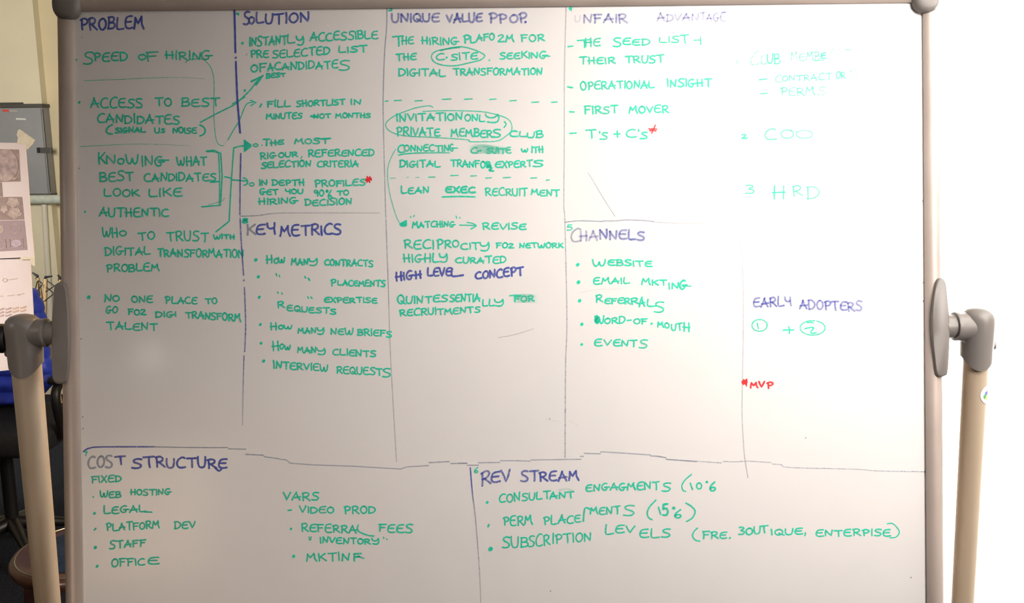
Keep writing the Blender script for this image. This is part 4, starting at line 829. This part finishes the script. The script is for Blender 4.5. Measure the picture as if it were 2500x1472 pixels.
bm = bmesh.new(); tube(bm, [(gx-.02, JY-.02, .12), (gx-.02, JY-.02, .46)], .025, 20); obj('gas_lift', bm, M_blackgloss, CH)
for k in range(5):
    t = 2*math.pi*k/5+.35; ex, ey = gx-.02+.29*math.cos(t), JY-.02+.29*math.sin(t)
    bm = bmesh.new(); tube(bm, [(gx-.02, JY-.02, .12), (gx-.02+.15*math.cos(t), JY-.02+.15*math.sin(t), .10), (ex, ey, .072)], [.03, .02, .014], 14); L_ = obj('base_leg', bm, M_blackgloss, CH)
    bm = bmesh.new(); tube(bm, [(ex-.02*math.sin(t), ey+.02*math.cos(t), .028), (ex+.02*math.sin(t), ey-.02*math.cos(t), .028)], .027, 18); obj('castor', bm, M_black, L_)
# jacket: horizontal puffy baffles following the outline seen beside the sheets
outline = [(690, 35), (700, 76), (716, 92), (735, 101), (755, 107), (772, 111), (800, 114), (840, 118), (870, 121), (900, 130), (925, 134), (945, 126), (965, 104), (990, 80)]
def xr(py):
    for (a, xa), (b, xb) in zip(outline, outline[1:]):
        if a <= py <= b: return xa+(xb-xa)*(py-a)/(b-a)
    return outline[-1][1]
bm = bmesh.new(); rings = []; N = 56; NR = 90
for i in range(NR+1):
    py = 688+(985-688)*i/NR
    p = at(xr(max(690, py)), py, JY+.135); z = p.z
    half = max(.02, (p.x-(gx-.09)));
    puff = abs(math.sin(math.pi*(i/NR)*8.0))**.5
    ee = min(1, i/6)**.5*min(1, (NR-i)/5+.15)**.5
    dep = (.040+.022*puff)*ee+.010
    rg = []
    for k in range(N):
        t = 2*math.pi*k/N; cx_ = math.copysign(abs(math.cos(t))**.7, math.cos(t)); sy_ = math.copysign(abs(math.sin(t))**.8, math.sin(t))
        wr = 1+.03*math.sin(7*t+i*.35)+.02*math.sin(13*t-i*.5)
        rg.append(bm.verts.new((gx-.09+(half-.006*(1-puff))*ee*cx_*(1 if cx_ > 0 else 1.15), JY+.135+dep*sy_*wr, z)))
    rings.append(rg)
for r0, r1 in zip(rings, rings[1:]):
    for k in range(N): bm.faces.new((r0[k], r0[(k+1) % N], r1[(k+1) % N], r1[k]))
bm.faces.new(rings[0]); bm.faces.new(rings[-1][::-1])
tag(obj('quilted_jacket', bm, M_blue), 'bright blue quilted jacket hanging over the office chair back', 'jacket')

# round-seated bentwood chair, lower left
SC = at(222, 1337, 1.0)
sx0, sy0, sz0 = SC.x, 1.0, .455
d_ = ray(222, 1337); tt = (sz0-CAM.z)/d_.z; cc_ = CAM+d_*tt; sx0, sy0 = cc_.x, cc_.y
ST = thing('round_seat_chair', 'round wooden seat with navy pad below the left post', 'chair')
def disc(bm, prof, N=56):
    rings = [[bm.verts.new((sx0+r*math.cos(2*math.pi*k/N), sy0+r*math.sin(2*math.pi*k/N), z)) for k in range(N)] for r, z in prof]
    for r0, r1 in zip(rings, rings[1:]):
        for k in range(N): bm.faces.new((r0[k], r0[(k+1) % N], r1[(k+1) % N], r1[k]))
    bm.faces.new(rings[0]); bm.faces.new(rings[-1][::-1])
RS = (cc_-at(33, 1345, sy0)).length if False else abs(cc_.x-(CAM+ray(33, 1345)*((sz0-CAM.z)/ray(33, 1345).z)).x)
bm = bmesh.new(); disc(bm, [(RS-.06, sz0-.004), (RS-.02, sz0), (RS-.008, sz0-.003), (RS-.001, sz0-.012), (RS, sz0-.022), (RS-.006, sz0-.034), (RS-.02, sz0-.04), (RS-.06, sz0-.04)]); obj('seat_ring', bm, M_dwood, ST)
bm = bmesh.new(); disc(bm, [(.02, sz0+.018), (RS*.45, sz0+.016), (RS-.075, sz0+.008), (RS-.062, sz0-.002), (RS-.062, sz0-.01)]); obj('seat_pad', bm, M_navy, ST)
bm = bmesh.new(); N = 72
rg_ = []
for rr_, z in ((RS-.020, sz0+.0005), (RS-.0185, sz0+.0022), (RS-.0165, sz0+.0005)):
    rg_.append([bm.verts.new((sx0+rr_*math.cos(2*math.pi*k/N), sy0+rr_*math.sin(2*math.pi*k/N), z)) for k in range(N)])
for r0, r1 in zip(rg_, rg_[1:]):
    for k in range(N): bm.faces.new((r0[k], r0[(k+1) % N], r1[(k+1) % N], r1[k]))
obj('seat_trim', bm, M_steel, ST)
for t in (45, 135, 225, 315):
    c_, s_ = math.cos(R(t)), math.sin(R(t)); r1_ = RS-.045; r2_ = RS+.0
    bm = bmesh.new(); tube(bm, [(sx0+r1_*c_, sy0+r1_*s_, sz0-.038), (sx0+(r1_+.01)*c_, sy0+(r1_+.01)*s_, .25), (sx0+r2_*c_, sy0+r2_*s_, 0)], [.018, .016, .012], 14); obj('leg', bm, M_dwood, ST)
bm = bmesh.new(); pts = [(sx0+(RS-.06)*math.cos(2*math.pi*k/40), sy0+(RS-.06)*math.sin(2*math.pi*k/40), .20) for k in range(41)]
tube(bm, pts, .009, 10, cap=False); obj('foot_ring', bm, M_dwood, ST)
